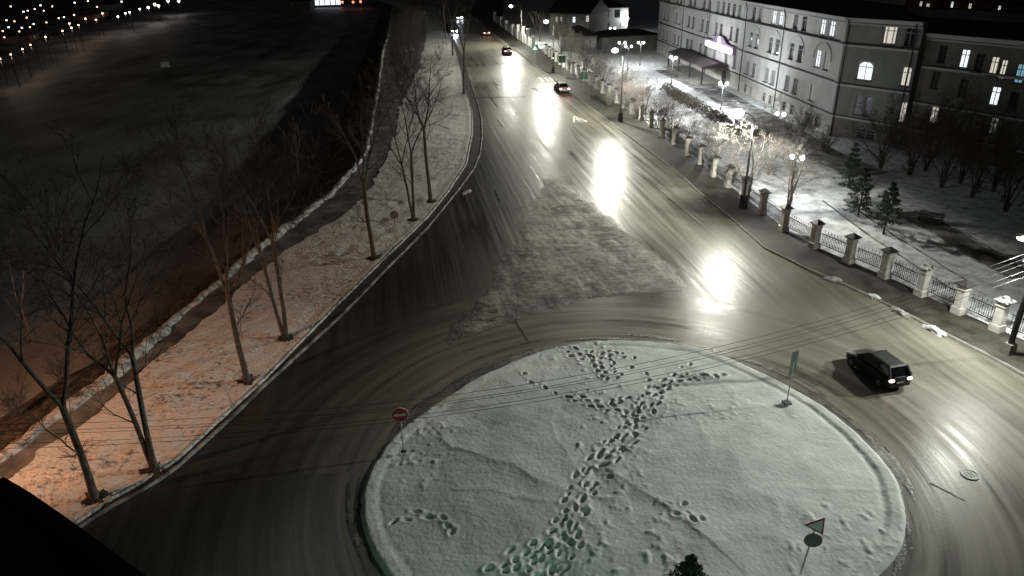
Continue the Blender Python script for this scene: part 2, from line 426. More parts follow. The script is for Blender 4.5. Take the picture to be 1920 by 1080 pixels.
FENCE_PX = [(1867, 623), (1795, 590), (1725, 557), (1657, 523), (1590, 495), (1525, 467), (1468, 435), (1428, 403), (1395, 377), (1365, 353), (1338, 333), (1312, 310), (1287, 293), (1263, 273), (1240, 257), (1220, 240), (1202, 227), (1185, 215)]
fence_x = with_pts(FENCE_PX + [(1150, 190), (1113, 165), (1073, 139), (1048, 121), (1022, 101), (985, 80), (940, 52)], [(33, 24), (41, 10)])

# ---- asphalt: wet, streaked by tyres along the road and round the circle
EDGE = [(1030, 655), (940, 690), (860, 730), (800, 770), (735, 820), (700, 870), (680, 910), (675, 960), (685, 1010), (710, 1060), (1120, 640), (1300, 650), (1400, 685), (1480, 725), (1560, 775), (1620, 825), (1670, 880), (1695, 940), (1700, 985), (1690, 1030), (1650, 1080), (1210, 641)]
_e = np.array([G2(*p) for p in EDGE])
_s = np.linalg.lstsq(np.c_[2 * _e, np.ones(len(_e))], (_e ** 2).sum(1), rcond=None)[0]
RC = _s[:2]; RR = math.sqrt(_s[2] + RC @ RC)
_ang = np.arctan2(_e[:, 1] - RC[1], _e[:, 0] - RC[0]); _rad = np.linalg.norm(_e - RC, axis=1)
_ord = np.argsort(_ang)
def rim_radius(a):
    return np.interp(a, _ang[_ord], _rad[_ord], period=2 * math.pi)

def asphalt_mat():
    m, nt, p = new_mat('asphalt')
    N = nt.nodes.new; L = nt.links.new
    g = N('ShaderNodeNewGeometry'); pos = g.outputs['Position']
    # tyre streaks along the straight road
    d1 = np.array(G2(1073, 177)) - np.array(G2(1280, 333)); ang = math.atan2(-d1[0], d1[1])
    mp = N('ShaderNodeMapping'); mp.vector_type = 'TEXTURE'; mp.inputs['Rotation'].default_value = (0, 0, ang)
    L(pos, mp.inputs[0])
    sc = N('ShaderNodeVectorMath'); sc.operation = 'MULTIPLY'; sc.inputs[1].default_value = (1.9, 0.045, 1); L(mp.outputs[0], sc.inputs[0])
    n1 = N('ShaderNodeTexNoise'); n1.inputs['Scale'].default_value = 1.0; n1.inputs['Detail'].default_value = 6; n1.inputs['Roughness'].default_value = 0.6; L(sc.outputs[0], n1.inputs['Vector'])
    # round the circle
    sb = N('ShaderNodeVectorMath'); sb.operation = 'SUBTRACT'; sb.inputs[1].default_value = (RC[0], RC[1], 0); L(pos, sb.inputs[0])
    ln = N('ShaderNodeVectorMath'); ln.operation = 'LENGTH'; L(sb.outputs[0], ln.inputs[0])
    sx = N('ShaderNodeSeparateXYZ'); L(sb.outputs[0], sx.inputs[0])
    at = N('ShaderNodeMath'); at.operation = 'ARCTAN2'; L(sx.outputs[1], at.inputs[0]); L(sx.outputs[0], at.inputs[1])
    cb = N('ShaderNodeCombineXYZ')
    a1 = N('ShaderNodeMath'); a1.operation = 'MULTIPLY'; a1.inputs[1].default_value = 1.6; L(ln.outputs['Value'], a1.inputs[0])
    a2 = N('ShaderNodeMath'); a2.operation = 'MULTIPLY'; a2.inputs[1].default_value = 1.1; L(at.outputs[0], a2.inputs[0])
    L(a1.outputs[0], cb.inputs[0]); L(a2.outputs[0], cb.inputs[1])
    n2 = N('ShaderNodeTexNoise'); n2.inputs['Scale'].default_value = 1.0; n2.inputs['Detail'].default_value = 6; n2.inputs['Roughness'].default_value = 0.6; L(cb.outputs[0], n2.inputs['Vector'])
    mr = N('ShaderNodeMapRange'); mr.inputs['From Min'].default_value = RR + 5.0; mr.inputs['From Max'].default_value = RR + 10.0; L(ln.outputs['Value'], mr.inputs['Value'])
    mx = N('ShaderNodeMix'); L(mr.outputs[0], mx.inputs[0]); L(n2.outputs['Fac'], mx.inputs[2]); L(n1.outputs['Fac'], mx.inputs[3])
    # large damp and dry patches
    n3 = N('ShaderNodeTexNoise'); n3.inputs['Scale'].default_value = 0.16; n3.inputs['Detail'].default_value = 5; L(pos, n3.inputs['Vector'])
    ad = N('ShaderNodeMath'); ad.operation = 'MULTIPLY_ADD'; ad.inputs[1].default_value = 0.32; L(n3.outputs['Fac'], ad.inputs[0])
    m5 = N('ShaderNodeMath'); m5.operation = 'MULTIPLY'; m5.inputs[1].default_value = 0.78; L(mx.outputs[0], m5.inputs[0]); L(m5.outputs[0], ad.inputs[2])
    # lamp falloff put into the colour: pale right-hand carriageway, darkened slip road left of wedge
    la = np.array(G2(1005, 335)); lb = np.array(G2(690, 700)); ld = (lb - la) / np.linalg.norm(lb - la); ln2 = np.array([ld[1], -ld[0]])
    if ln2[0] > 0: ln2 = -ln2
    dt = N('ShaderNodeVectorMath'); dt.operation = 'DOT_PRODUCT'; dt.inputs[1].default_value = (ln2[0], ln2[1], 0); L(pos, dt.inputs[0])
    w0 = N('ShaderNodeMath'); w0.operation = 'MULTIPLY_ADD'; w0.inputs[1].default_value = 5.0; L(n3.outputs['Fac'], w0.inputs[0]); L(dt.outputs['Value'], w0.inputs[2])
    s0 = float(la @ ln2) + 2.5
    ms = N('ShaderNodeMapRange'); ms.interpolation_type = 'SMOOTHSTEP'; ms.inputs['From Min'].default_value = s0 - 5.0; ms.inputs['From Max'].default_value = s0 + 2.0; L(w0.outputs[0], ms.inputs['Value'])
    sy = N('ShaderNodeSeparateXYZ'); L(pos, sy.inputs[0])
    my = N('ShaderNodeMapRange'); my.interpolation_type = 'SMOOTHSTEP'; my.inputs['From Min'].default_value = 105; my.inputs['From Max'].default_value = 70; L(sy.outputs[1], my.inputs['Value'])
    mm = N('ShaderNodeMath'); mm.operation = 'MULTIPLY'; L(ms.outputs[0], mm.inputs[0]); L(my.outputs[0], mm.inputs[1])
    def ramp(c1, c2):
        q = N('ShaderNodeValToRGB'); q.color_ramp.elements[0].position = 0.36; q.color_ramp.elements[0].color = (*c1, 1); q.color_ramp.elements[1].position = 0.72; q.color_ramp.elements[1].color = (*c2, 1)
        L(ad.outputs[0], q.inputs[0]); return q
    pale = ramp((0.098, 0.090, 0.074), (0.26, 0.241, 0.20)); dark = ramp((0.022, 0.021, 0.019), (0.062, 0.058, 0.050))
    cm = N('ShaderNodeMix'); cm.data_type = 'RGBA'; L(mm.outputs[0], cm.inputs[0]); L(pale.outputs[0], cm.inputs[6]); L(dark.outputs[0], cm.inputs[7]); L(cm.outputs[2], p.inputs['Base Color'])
    rr = N('ShaderNodeMapRange'); rr.inputs['From Min'].default_value = 0.40; rr.inputs['From Max'].default_value = 0.70
    rr.inputs['To Min'].default_value = 0.25; rr.inputs['To Max'].default_value = 0.52
    L(ad.outputs[0], rr.inputs['Value']); L(rr.outputs[0], p.inputs['Roughness'])
    n4 = N('ShaderNodeTexNoise'); n4.inputs['Scale'].default_value = 9; n4.inputs['Detail'].default_value = 5; L(pos, n4.inputs['Vector'])
    # ruts: broad soft corrugations along the way the cars go
    r1 = N('ShaderNodeTexNoise'); r1.inputs['Scale'].default_value = 1.2; r1.inputs['Detail'].default_value = 3.5; L(sc.outputs[0], r1.inputs['Vector'])
    r2 = N('ShaderNodeTexNoise'); r2.inputs['Scale'].default_value = 1.2; r2.inputs['Detail'].default_value = 3.5; L(cb.outputs[0], r2.inputs['Vector'])
    rm = N('ShaderNodeMix'); L(mr.outputs[0], rm.inputs[0]); rh = N('ShaderNodeMath'); rh.operation = 'MULTIPLY'; rh.inputs[1].default_value = 0.5; L(r2.outputs['Fac'], rh.inputs[0]); L(rh.outputs[0], rm.inputs[2]); L(r1.outputs['Fac'], rm.inputs[3])
    sm = N('ShaderNodeMath'); sm.operation = 'MULTIPLY_ADD'; sm.inputs[1].default_value = 0.12; L(n4.outputs['Fac'], sm.inputs[0]); L(rm.outputs[0], sm.inputs[2])
    bp = N('ShaderNodeBump'); bp.inputs['Distance'].default_value = 0.034; bp.inputs['Strength'].default_value = 1.0; L(sm.outputs[0], bp.inputs['Height']); L(bp.outputs[0], p.inputs['Normal'])
    p.inputs['Specular IOR Level'].default_value = 0.34
    return m
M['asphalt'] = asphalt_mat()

# frozen river, reaching to the horizon
ys = np.concatenate([[-60], spaced(0, 500, 1.2, 12), [700, 1000, 1600, 2600]])
xs = np.concatenate([[-2600, -1500, -900, -600], np.linspace(-420, -15, 150), [30, 200]])
X, Y = np.meshgrid(xs, ys)
Z = -4.2 + 0.35 * fbm(X * 0.05, Y * 0.03, 3, 4) + 0.10 * fbm(X * 0.35, Y * 0.12, 9, 3)
tag(grid_mesh('river', X, Y, Z, 'ice'), kind='structure')
# land under everything on this bank
ys = np.concatenate([[-80, -40], np.linspace(0, 480, 97), [700, 1200, 2600]])
X = np.stack([ridgeL(ys) + 0.6, np.full_like(ys, 200), np.full_like(ys, 2600)], 1); Y = np.repeat(ys[:, None], 3, 1)
tag(grid_mesh('ground', X, Y, np.full_like(X, -0.03), 'path'), kind='structure')
# far bank
_sh = [G2(-160, 245, -4), G2(0, 131, -4), G2(70, 87, -4), G2(200, 41, -4), G2(330, 1, -4)]
_sh = [(-70, 60)] + _sh + [(-330, 900), (-700, 2600)]
shore = lambda y: np.interp(y, [q[1] for q in _sh], [q[0] for q in _sh])
ys = np.concatenate([spaced(-40, 700, 3, 12), [1000, 2600]]); t = np.array([0, 0.004, 0.008, 0.02, 0.05, 0.12, 0.3, 1.0])
A = shore(ys)[:, None] + 3 * fbm(ys * 0.1, ys * 0, 4)[:, None]
X = A - 2500 * t[None, :]; Y = np.repeat(ys[:, None], len(t), 1)
Z = -4.6 + np.array([0, 0.9, 1.6, 2.0, 2.4, 3, 5, 20])[None, :] + 0.5 * fbm(X * 0.1, Y * 0.1, 5)
tag(grid_mesh('far_bank', X, Y, Z, 'farland'), kind='structure')
# embankment slope
ys = spaced(14, 480, 0.35, 6)
w = 7.0 + 3.0 * sstep(45, 25, ys)
strip('embankment_slope', lambda y: ridgeL(y) - 7.0 - 3.5 * sstep(48, 26, y), lambda y: ridgeL(y) + 0.05, ys, 26,
      lambda X, Y, T: -4.7 + 4.75 * sstep(-0.05, 1.0, T) ** 0.9 + 0.7 * fbm(X * 0.5, Y * 0.5, 11) * np.sin(np.pi * np.clip(T, 0, 1)), 'slope')
_rag = lambda f, s, a: (lambda y: f(y) + a * fbm(np.asarray(y) * 1.1, np.asarray(y) * 0 + s, s, 4))
strip('snow_ridge', _rag(ridgeL, 1, 0.6), _rag(ridgeR, 2, 0.6), spaced(14, 420, 0.16, 3), 14,
      lambda X, Y, T: 0.03 + (0.12 + 0.28 * vnoise(Y * 0.35, Y * 0 + 3, 22)) * np.sin(np.pi * T) ** 0.7 + 0.10 * fbm(X * 2.2, Y * 2.2, 21) * (0.3 + np.sin(np.pi * T)), 'ridge_snow')
strip('embankment_path', lambda y: ridgeR(y) - 0.1, lambda y: pathR(y) + 0.15, spaced(14, 420, 0.5, 4), 8,
      lambda X, Y, T: 0.05 + 0.03 * fbm(X, Y, 31), 'path')
strip('snowy_verge', _rag(pathR, 3, 0.8), vergeR, spaced(14, 420, 0.14, 3), 60,
      lambda X, Y, T: 0.10 + 0.05 * np.sin(np.pi * T) + 0.22 * fbm(X * 1.3, Y * 1.6, 41, 5) * (0.25 + np.sin(np.pi * T) ** 0.5) + 0.06 * np.exp(-((T - 0.97) / 0.04) ** 2), 'verge_snow')
strip('gutter_strip', lambda y: vergeR(y) - 0.1, lambda y: kerbL(y), spaced(14, 420, 0.5, 4), 4,
      lambda X, Y, T: 0.06 + 0.03 * fbm(X * 2, Y * 2, 51), 'pavement')
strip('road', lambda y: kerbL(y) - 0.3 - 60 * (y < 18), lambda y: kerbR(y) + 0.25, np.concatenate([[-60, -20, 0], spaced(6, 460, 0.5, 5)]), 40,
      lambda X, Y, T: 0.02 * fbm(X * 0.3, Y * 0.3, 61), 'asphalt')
def kerb_ribbon(name, fx, y0, y1, w0, w1, z, mat, seed=0, step=0.5):
    ys = spaced(y0, y1, step, step * 7)
    wob = 0.05 * fbm(ys * 0.7, ys * 0, seed)
    X = np.stack([fx(ys) + w0 + wob * 0.2, fx(ys) + w0 + 0.01 + wob * 0.2, fx(ys) + w1 + wob - 0.02, fx(ys) + w1 + wob], 1); Y = np.repeat(ys[:, None], 4, 1)
    zt = z + 0.03 * fbm(ys * 1.3, ys * 0, seed + 5)
    Z = np.stack([np.full_like(ys, -0.05), zt, zt, np.full_like(ys, -0.05)], 1)
    o = grid_mesh(name, X, Y, Z, mat, smooth=False)
    return tag(o, kind='structure')
kerb_ribbon('verge_kerb', kerbL, 15, 400, -0.10, 0.07, 0.12, 'kerb', 3)
kerb_ribbon('verge_edging', vergeR, 15, 400, -0.04, 0.14, 0.17, 'ridge_snow', 8)
strip('pavement', lambda y: kerbR(y) + 0.1, lambda y: fence_x(y) + 0.3, spaced(8, 420, 0.5, 5), 10,
      lambda X, Y, T: 0.12 + 0.02 * fbm(X * 0.8, Y * 0.8, 71), 'pavement')
kerb_ribbon('pavement_kerb', kerbR, 8, 420, -0.02, 0.16, 0.135, 'plinth', 13)
# courtyard behind the fence
def court_z(X, Y):
    return 0.14 + 0.30 * fbm(X * 0.25, Y * 0.25, 81, 4) + 0.10 * fbm(X * 1.2, Y * 1.2, 83, 3)
strip('courtyard', lambda y: fence_x(y) + 0.1, lambda y: fence_x(y) * 0 + 160, spaced(6, 420, 0.35, 4), 150,
      lambda X, Y, T: court_z(fence_x(Y) + (X - fence_x(Y)) * T, Y) * 0 + court_z(X, Y) * sstep(0, 0.01, T) + 0.05, 'court_snow')

# ---- roundabout: a snow field with trodden tracks
foot = []          # x, y, direction, length, width, depth
rnd = random.Random(5)
def track(pxs, people=1, spread=0.0, step=0.36, depth=0.12, z=0.25, jitter=0.10):
    w = [np.array(G2(*p, z)) for p in pxs]
    for k in range(people):
        off = (k - (people - 1) / 2) * spread
        pos = rnd.random() * step; side = 1; tot = 0
        for a, b in zip(w[:-1], w[1:]):
            d = b - a; ln = np.linalg.norm(d); d /= ln; n = np.array([-d[1], d[0]])
            while pos < tot + ln:
                c = a + d * (pos - tot) + n * (off + side * 0.13 + rnd.gauss(0, jitter))
                foot.append((c[0], c[1], math.atan2(d[1], d[0]) + rnd.gauss(0, 0.25), 0.145 * rnd.uniform(.7, 1.35), 0.075 * rnd.uniform(.8, 1.5), depth * rnd.uniform(0.4, 1.1)))
                side = -side; pos += step * rnd.uniform(0.8, 1.25)
            tot += ln
track([(985, 1085), (1055, 1010), (1090, 925), (1118, 880), (1145, 855), (1180, 815), (1205, 770), (1232, 735)], 4, 0.29, 0.66)
track([(905, 1075), (950, 1055), (1005, 1030), (1060, 1000)], 2, 0.30, 0.5)
track([(1025, 1085), (1075, 1055), (1100, 1000)], 1, 0.3, 0.5)
track([(1232, 738), (1262, 718), (1300, 705), (1358, 697)], 2, 0.34, 0.5)
track([(1240, 745), (1275, 700), (1295, 672)], 1, 0, 0.5, 0.12)
track([(1185, 790), (1150, 775), (1110, 763), (1062, 748)], 2, 0.3, 0.42)
track([(1062, 748), (1030, 733), (1006, 718), (968, 692)], 1, 0, 0.75, 0.12)
track([(1062, 655), (1100, 668), (1130, 660), (1172, 662)], 2, 0.35, 0.36)
track([(1108, 665), (1122, 690), (1135, 715)], 1, 0.0, 0.3, 0.12)
track([(1140, 665), (1152, 690), (1158, 715)], 1, 0.0, 0.3, 0.12)
track([(1180, 668), (1192, 690), (1215, 712), (1232, 735)], 1, 0, 0.8, 0.12)
track([(1150, 765), (1170, 752), (1195, 755), (1200, 770)], 1, 0, 0.3, 0.13)
track([(722, 978), (755, 966), (790, 960), (825, 970), (845, 978), (840, 1000)], 1, 0, 0.5, 0.07)
track([(1255, 950), (1285, 975), (1310, 1000)], 2, 0.4, 0.5, 0.08)
xs = np.arange(RC[0] - RR - 1.6, RC[0] + RR + 1.6, 0.06); ysr = np.arange(RC[1] - RR - 1.2, RC[1] + RR + 1.6, 0.06)
X, Y = np.meshgrid(xs, ysr)
rho = np.hypot(X - RC[0], Y - RC[1]); th = np.arctan2(Y - RC[1], X - RC[0]); rim = rim_radius(th) + 0.10 * fbm(th * 22, th * 0, 90) + 0.05 * fbm(X * 2, Y * 2, 91)
inn = rim - rho
Z = 0.11 + 0.34 * sstep(0.2, 7, inn) + 0.22 * fbm(X * 0.22, Y * 0.22, 92, 3) + 0.06 * fbm(X * 0.9 + 0.5 * fbm(X, Y, 93), Y * 0.9, 94, 6)
rid = 1 - np.abs(2 * vnoise(X * 0.33 + 0.6 * fbm(X * .5, Y * .5, 95), Y * 0.33, 96) - 1)
Z += 0.025 * np.clip(rid - 0.86, 0, 1) / 0.14 * vnoise(X * 0.2, Y * 0.2, 97)
lump = fbm(X * 3.2, Y * 3.2, 98, 3)
Z += 0.10 * np.clip(lump - 0.10, 0, 1) * sstep(0.45, 0.65, vnoise(X * 0.25 + 7, Y * 0.25, 99)) * 2.2
def drift(pxs, h, wd):
    global Z
    w = [np.array(G2(*p, 0.3)) for p in pxs]
    dm = np.full_like(X, 99.0); sg = np.zeros_like(X)
    for a, b in zip(w[:-1], w[1:]):
        d = b - a; l2 = d @ d
        t = np.clip(((X - a[0]) * d[0] + (Y - a[1]) * d[1]) / l2, 0, 1)
        qx = X - a[0] - t * d[0]; qy = Y - a[1] - t * d[1]; dd = np.hypot(qx, qy)
        s = np.sign(d[0] * (Y - a[1]) - d[1] * (X - a[0]))
        k = dd < dm; dm = np.where(k, dd, dm); sg = np.where(k, s, sg)
    dd = dm * sg + 0.6 * fbm(X * 0.8, Y * 0.8, 110, 5)
    Z += h * np.exp(-np.abs(dd) / wd) * np.where(dd > 0, 1.0, np.exp(-np.abs(dd) / (wd * 0.3)))
drift([(828, 812), (850, 835), (905, 855), (955, 872), (1010, 900), (1060, 918)], 0.05, 0.9)
drift([(860, 920), (930, 925), (980, 932), (1020, 942)], 0.03, 0.5)
drift([(1150, 895), (1200, 930), (1250, 950), (1290, 985), (1320, 1010)], 0.06, 0.9)
# snow-capped kerb along the rim, a shallow groove inside it
kw = 0.35 + 0.65 * np.exp(-((th + 0.1) / 0.9) ** 2)
Z += kw * (0.05 * sstep(0.0, 0.12, inn) * sstep(0.75, 0.5, inn) - 0.035 * np.exp(-((inn - 0.8) / 0.13) ** 2))
_w = [np.array(G2(*p, 0.3)) for p in [(985, 1085), (1055, 1010), (1090, 925), (1118, 880), (1145, 855), (1180, 815), (1205, 770), (1232, 735), (1300, 705)]]
dm = np.full_like(X, 99.0)
for a_, b_ in zip(_w[:-1], _w[1:]):
    e_ = b_ - a_; t_ = np.clip(((X - a_[0]) * e_[0] + (Y - a_[1]) * e_[1]) / (e_ @ e_), 0, 1); dm = np.minimum(dm, np.hypot(X - a_[0] - t_ * e_[0], Y - a_[1] - t_ * e_[1]))
Z += sstep(0.9, 0.3, dm) * (0.10 * fbm(X * 3.0, Y * 3.0, 140, 4) - 0.03)
for fx_, fy_, fa, fl, fwid, fd in foot:
    i0 = int((fx_ - 0.6 - xs[0]) / 0.06); i1 = i0 + 21; j0 = int((fy_ - 0.6 - ysr[0]) / 0.06); j1 = j0 + 21
    if i0 < 0 or j0 < 0 or i1 >= len(xs) or j1 >= len(ysr): continue
    sx_ = X[j0:j1, i0:i1] - fx_; sy_ = Y[j0:j1, i0:i1] - fy_
    a_ = (sx_ * math.cos(fa) + sy_ * math.sin(fa)) / fl; b_ = (-sx_ * math.sin(fa) + sy_ * math.cos(fa)) / fwid
    q = np.hypot(a_, b_)
    Z[j0:j1, i0:i1] += -fd * sstep(1.35, 0.6, q) + 0.022 * np.exp(-((q - 1.8) / 0.5) ** 2)
Z = np.where(inn > 0, Z * sstep(-0.02, 0.22, inn) ** 0.6, -0.1 * sstep(0, -0.3, inn)) - 0.02
tag(grid_mesh('roundabout', X, Y, Z, 'snow', keep=inn > -0.25), kind='structure')

# slush thrown up round the rim, in streaks along the way the cars go
a = np.linspace(-0.9, math.pi + 0.9, 900); k = np.linspace(-0.2, 2.6, 46)
T, K = np.meshgrid(a, k)
rr_ = rim_radius(T) + K
X = RC[0] + rr_ * np.cos(T); Y = RC[1] + rr_ * np.sin(T)
st = fbm(rr_ * 3.2, T * 3.0, 120, 5)
wid = 0.9 + 0.9 * vnoise(T * 2.2, T * 0, 122) + 0.8 * np.exp(-((T - 0.35) / 0.45) ** 2)
Z = -0.022 + 0.11 * (st + 0.22) * sstep(wid, 0.1, K) - 0.03 * sstep(0.7, 1.0, K / wid)
tag(grid_mesh('slush_ring', X, Y, Z, 'slush'), kind='stuff')

# packed dirty snow on the wedge between the carriageways
poly = np.array([G2(*p) for p in [(1022, 308), (1075, 345), (1150, 400), (1215, 452), (1300, 525), (1305, 545), (1200, 552), (1080, 578), (960, 615), (880, 645), (800, 665), (830, 625), (860, 590), (905, 520), (950, 450), (972, 395), (1000, 350)]])
def sd_poly(px_, py_, poly):
    d = np.full_like(px_, 1e9); inside = np.zeros(px_.shape, bool); n = len(poly)
    for i in range(n):
        a_, b_ = poly[i], poly[(i + 1) % n]; e = b_ - a_
        t_ = np.clip(((px_ - a_[0]) * e[0] + (py_ - a_[1]) * e[1]) / (e @ e), 0, 1)
        d = np.minimum(d, np.hypot(px_ - a_[0] - t_ * e[0], py_ - a_[1] - t_ * e[1]))
        c = ((a_[1] > py_) != (b_[1] > py_)) & (px_ < (b_[0] - a_[0]) * (py_ - a_[1]) / (b_[1] - a_[1] + 1e-12) + a_[0])
        inside ^= c
    return np.where(inside, d, -d)
X, Y = np.meshgrid(np.arange(poly[:, 0].min() - 1, poly[:, 0].max() + 1, 0.09), np.arange(poly[:, 1].min() - 1, poly[:, 1].max() + 1, 0.12))
sd = sd_poly(X, Y, poly) + 0.8 * fbm(X * 1.7, Y * 1.1, 131, 4) + 1.2 * fbm(X * 0.5, Y * 0.5, 130, 4)
rut = fbm((X + 0.25 * Y) * 1.6, (Y - 0.25 * X) * 0.35, 133, 5)
Z = -0.026 + 0.056 * sstep(-0.6, 1.8, sd) + 0.075 * rut * sstep(-0.5, 2.0, sd) + 0.035 * fbm(X * 2.0, Y * 1.5, 135, 5) * sstep(-0.5, 2, sd)
tag(grid_mesh('packed_snow', X, Y, Z, 'slush', keep=sd > -0.5), kind='stuff')

# ---- painted marks and seams on the road
zc = np.array(G2(1035, 149)); zl = np.array(G2(884, 149))
cross = thing('zebra_crossing', 'worn white zebra crossing painted across the road near the far bend', 'road marking', (0, 0, 0))
dirv = np.array(G2(1073, 177)) - np.array(G2(1280, 333)); dirv /= np.linalg.norm(dirv); ra = math.atan2(-dirv[0], dirv[1])
for i in range(16):
    c = zc + (zl - zc) * i / 15.0
    mb = MB(); mb.box((0, 0, 0.016), (0.5, 4.2, 0.006))
    o = put('stripe', mb.mesh('stripe', 'paint_white' if i < 3 else 'paint_worn'), cross, (c[0], c[1], 0.012), ra)
del cross['category']; tag(cross, kind='structure')
def seam(name, a_, b_, w=0.14, z=0.014):
    a_ = np.array(G2(*a_)); b_ = np.array(G2(*b_)); n = 24
    d = (b_ - a_) / np.linalg.norm(b_ - a_); q = np.array([-d[1], d[0]])
    t_ = np.linspace(0, 1, n)[:, None]
    c = a_ + (b_ - a_) * t_ + q * (0.25 * fbm(t_ * 5, t_ * 0, 150))
    ww = w * (0.5 + vnoise(t_ * 9, t_ * 0, 151))
    P_ = np.stack([c - q * ww, c + q * ww], 1)
    tag(grid_mesh(name, P_[..., 0], P_[..., 1], np.full((n, 2), z), 'seam'), kind='structure')
seam('road_seam', (893, 183), (985, 182), 0.35); seam('road_seam', (1000, 165), (1024, 180), 0.3)
seam('road_seam', (965, 392), (985, 388), 0.10); seam('road_seam', (1060, 558), (1280, 545), 0.16)
seam('road_seam', (965, 600), (990, 640), 0.05); seam('road_seam', (1085, 280), (1110, 305), 0.12); seam('road_seam', (1745, 905), (1810, 940), 0.03)
# painted warning triangle on the near lane
t0 = np.array(G2(1083, 224)); mk = MB()
for a_, b_ in (((-0.9, -1.6), (0.9, -1.6)), ((0.9, -1.6), (0, 1.9)), ((0, 1.9), (-0.9, -1.6)), ((0, -1.0), (0, 0.5)), ((-0.4, -0.1), (0.4, -0.1))):
    mk.box(((a_[0] + b_[0]) / 2, (a_[1] + b_[1]) / 2, 0), (0.14, math.dist(a_, b_), 0.006), math.atan2(-(b_[0] - a_[0]), b_[1] - a_[1]))
o = put('road_triangle', mk.mesh('road_triangle', 'paint_white'), None, (t0[0], t0[1], 0.02), ra); tag(o, kind='structure')

# ================================================================== street lamps
lampc = (0.98, 0.97, 0.83)
def street_lamp(label, base, head, hz, watts, pole_base=True, lr=0.42, color=lampc, aim=None, cone=177, lens='led', blend=0.12):
    b = G(*base, 0.12); h = G(*head, hz)
    t = thing('street_lamp', label, 'street lamp', tuple(b), 0, 'street lamps along the road')
    v = Vector((h[0] - b[0], h[1] - b[1], 0)); d = v.normalized() if v.length > 0.2 else Vector((-1, 0, 0))
    top = hz - 0.12
    MB().tube([(0, 0, 0), (0, 0, top * 0.5), (0, 0, top - 0.5)], [0.11, 0.085, 0.06], 8).build('pole', 'steel', t, True)
    v3 = Vector((v.x, v.y, 0))
    MB().tube([(0, 0, top - 0.55), tuple(v3 * 0.12 + Vector((0, 0, top - 0.2))), tuple(v3 * 0.45 + Vector((0, 0, top))), tuple(v3 * 0.9 + Vector((0, 0, top + 0.06)))], 0.04, 6).build('arm', 'steel', t, True)
    a = math.atan2(d.y, d.x)
    hd = MB().box((v.x, v.y, top + 0.16), (0.75, 0.34, 0.10), a, 0.75).build('lamp_head', 'steel', t)
    MB().sphere((v.x, v.y, top + 0.02), (lr, lr * .9, lr * .65), 12, 8).build('lens', lens, hd, True)
    if pole_base:
        MB().box((0, 0, 0.55), (0.5, 0.5, 1.1), 0.2, 0.92).build('pole_base', 'iron', t)
    lamp_light('lamp_light', 'SPOT', (v.x, v.y, top - 0.20), watts, color, 0.22, t, aim or (-0.16, 0, -1), cone, blend)
    return t
W0 = 31000
street_lamp('street lamp nearest the camera on the pavement, among frosted branches', (1393, 390), (1383, 212), 8.0, W0 * 1.55, aim=(-0.36, -0.1, -1), lr=0.5)
street_lamp('second street lamp up the pavement, black box at its foot, behind the nearest red-lit car', (1163, 228), (1153, 95), 8.6, W0, aim=(-0.25, 0, -1))
street_lamp('street lamp beside the zebra crossing with a traffic signal on its pole', (1037, 137), (1024, 41), 8.7, W0)
street_lamp('farthest street lamp on the right-hand pavement, by the white gate piers', (978, 82), (958, 12), 8.7, W0, False)

# utility pole at the right-hand edge: lamp, brackets, and the wires that leave it
pb = G(1890, 662, 0.12); ph = G(1917, 450, 6.5)
t = thing('utility_pole', 'dark utility pole with a lit lamp at the right edge by the fence', 'utility pole', tuple(pb))
MB().tube([(0, 0, 0), (0, 0, 4), (0.0, 0, 7.4)], [0.16, 0.13, 0.10], 8).build('pole', 'iron', t, True)
MB().box((0, 0, 0.3), (0.55, 0.5, 0.6), 0.3, 0.8).build('footing', 'plinth', t)
cb = MB()
cb.box((0, 0, 5.05), (0.10, 1.5, 0.10), 0.2); cb.box((0, 0, 5.6), (0.10, 1.0, 0.08), 0.2)
cb.build('crossarm', 'iron', t)
for k, (dy, dz) in enumerate(((-0.65, 5.05), (-0.25, 5.05), (0.25, 5.05), (0.65, 5.05), (0.35, 5.6))):
    MB().tube([(-0.03 - dy * 0.2, dy, dz), (-0.03 - dy * 0.2, dy, dz + 0.16)], [0.035, 0.045], 6).build('insulator', 'pale_steel', t)
hv = Vector((ph[0] - pb[0], ph[1] - pb[1], 0))
MB().tube([(0, 0, 6.1), tuple(hv * 0.5 + Vector((0, 0, 6.45))), tuple(hv + Vector((0, 0, 6.5)))], 0.035, 6).build('arm', 'steel', t, True)
hd = MB().box((hv.x, hv.y, 6.62), (0.7, 0.34, 0.12), 2.8, 0.75).build('lamp_head', 'steel', t)
MB().sphere((hv.x, hv.y, 6.5), (0.28, 0.26, 0.16), 12, 8).build('lens', 'led', hd, True)
lamp_light('lamp_light', 'SPOT', (hv.x - 0.12, hv.y - 0.03, 6.28), 4200, (0.96, 0.98, 0.88), 0.2, t, (-0.55, -0.1, -1), 165, 0.6)
wq = Vector((-34, 18.5, 7.4))
for k, (dy, dz, sg) in enumerate(((-0.65, 5.21, 4.1), (-0.25, 5.21, 4.2), (0.25, 5.21, 4.15), (0.65, 5.21, 4.3), (0.35, 5.76, 4.35))):
    p0 = Vector((pb[0] - 0.03 - dy * 0.2, pb[1] + dy, pb[2] + dz)); p1 = wq + Vector((0, dy, dz - 5.2)); pts = []
    for i in range(41):
        s = i / 40; q = p0.lerp(p1, s); q.z -= 4 * sg * s * (1 - s); pts.append(tuple(q))
    o = MB().tube(pts, 0.009, 4).build('overhead_wire', 'wire'); tag(o, ('nearest', 'second nearest', 'middle', 'second farthest', 'topmost')[k] + ' overhead wire of the five running left from the utility pole', 'wire', 'overhead wires from the utility pole')

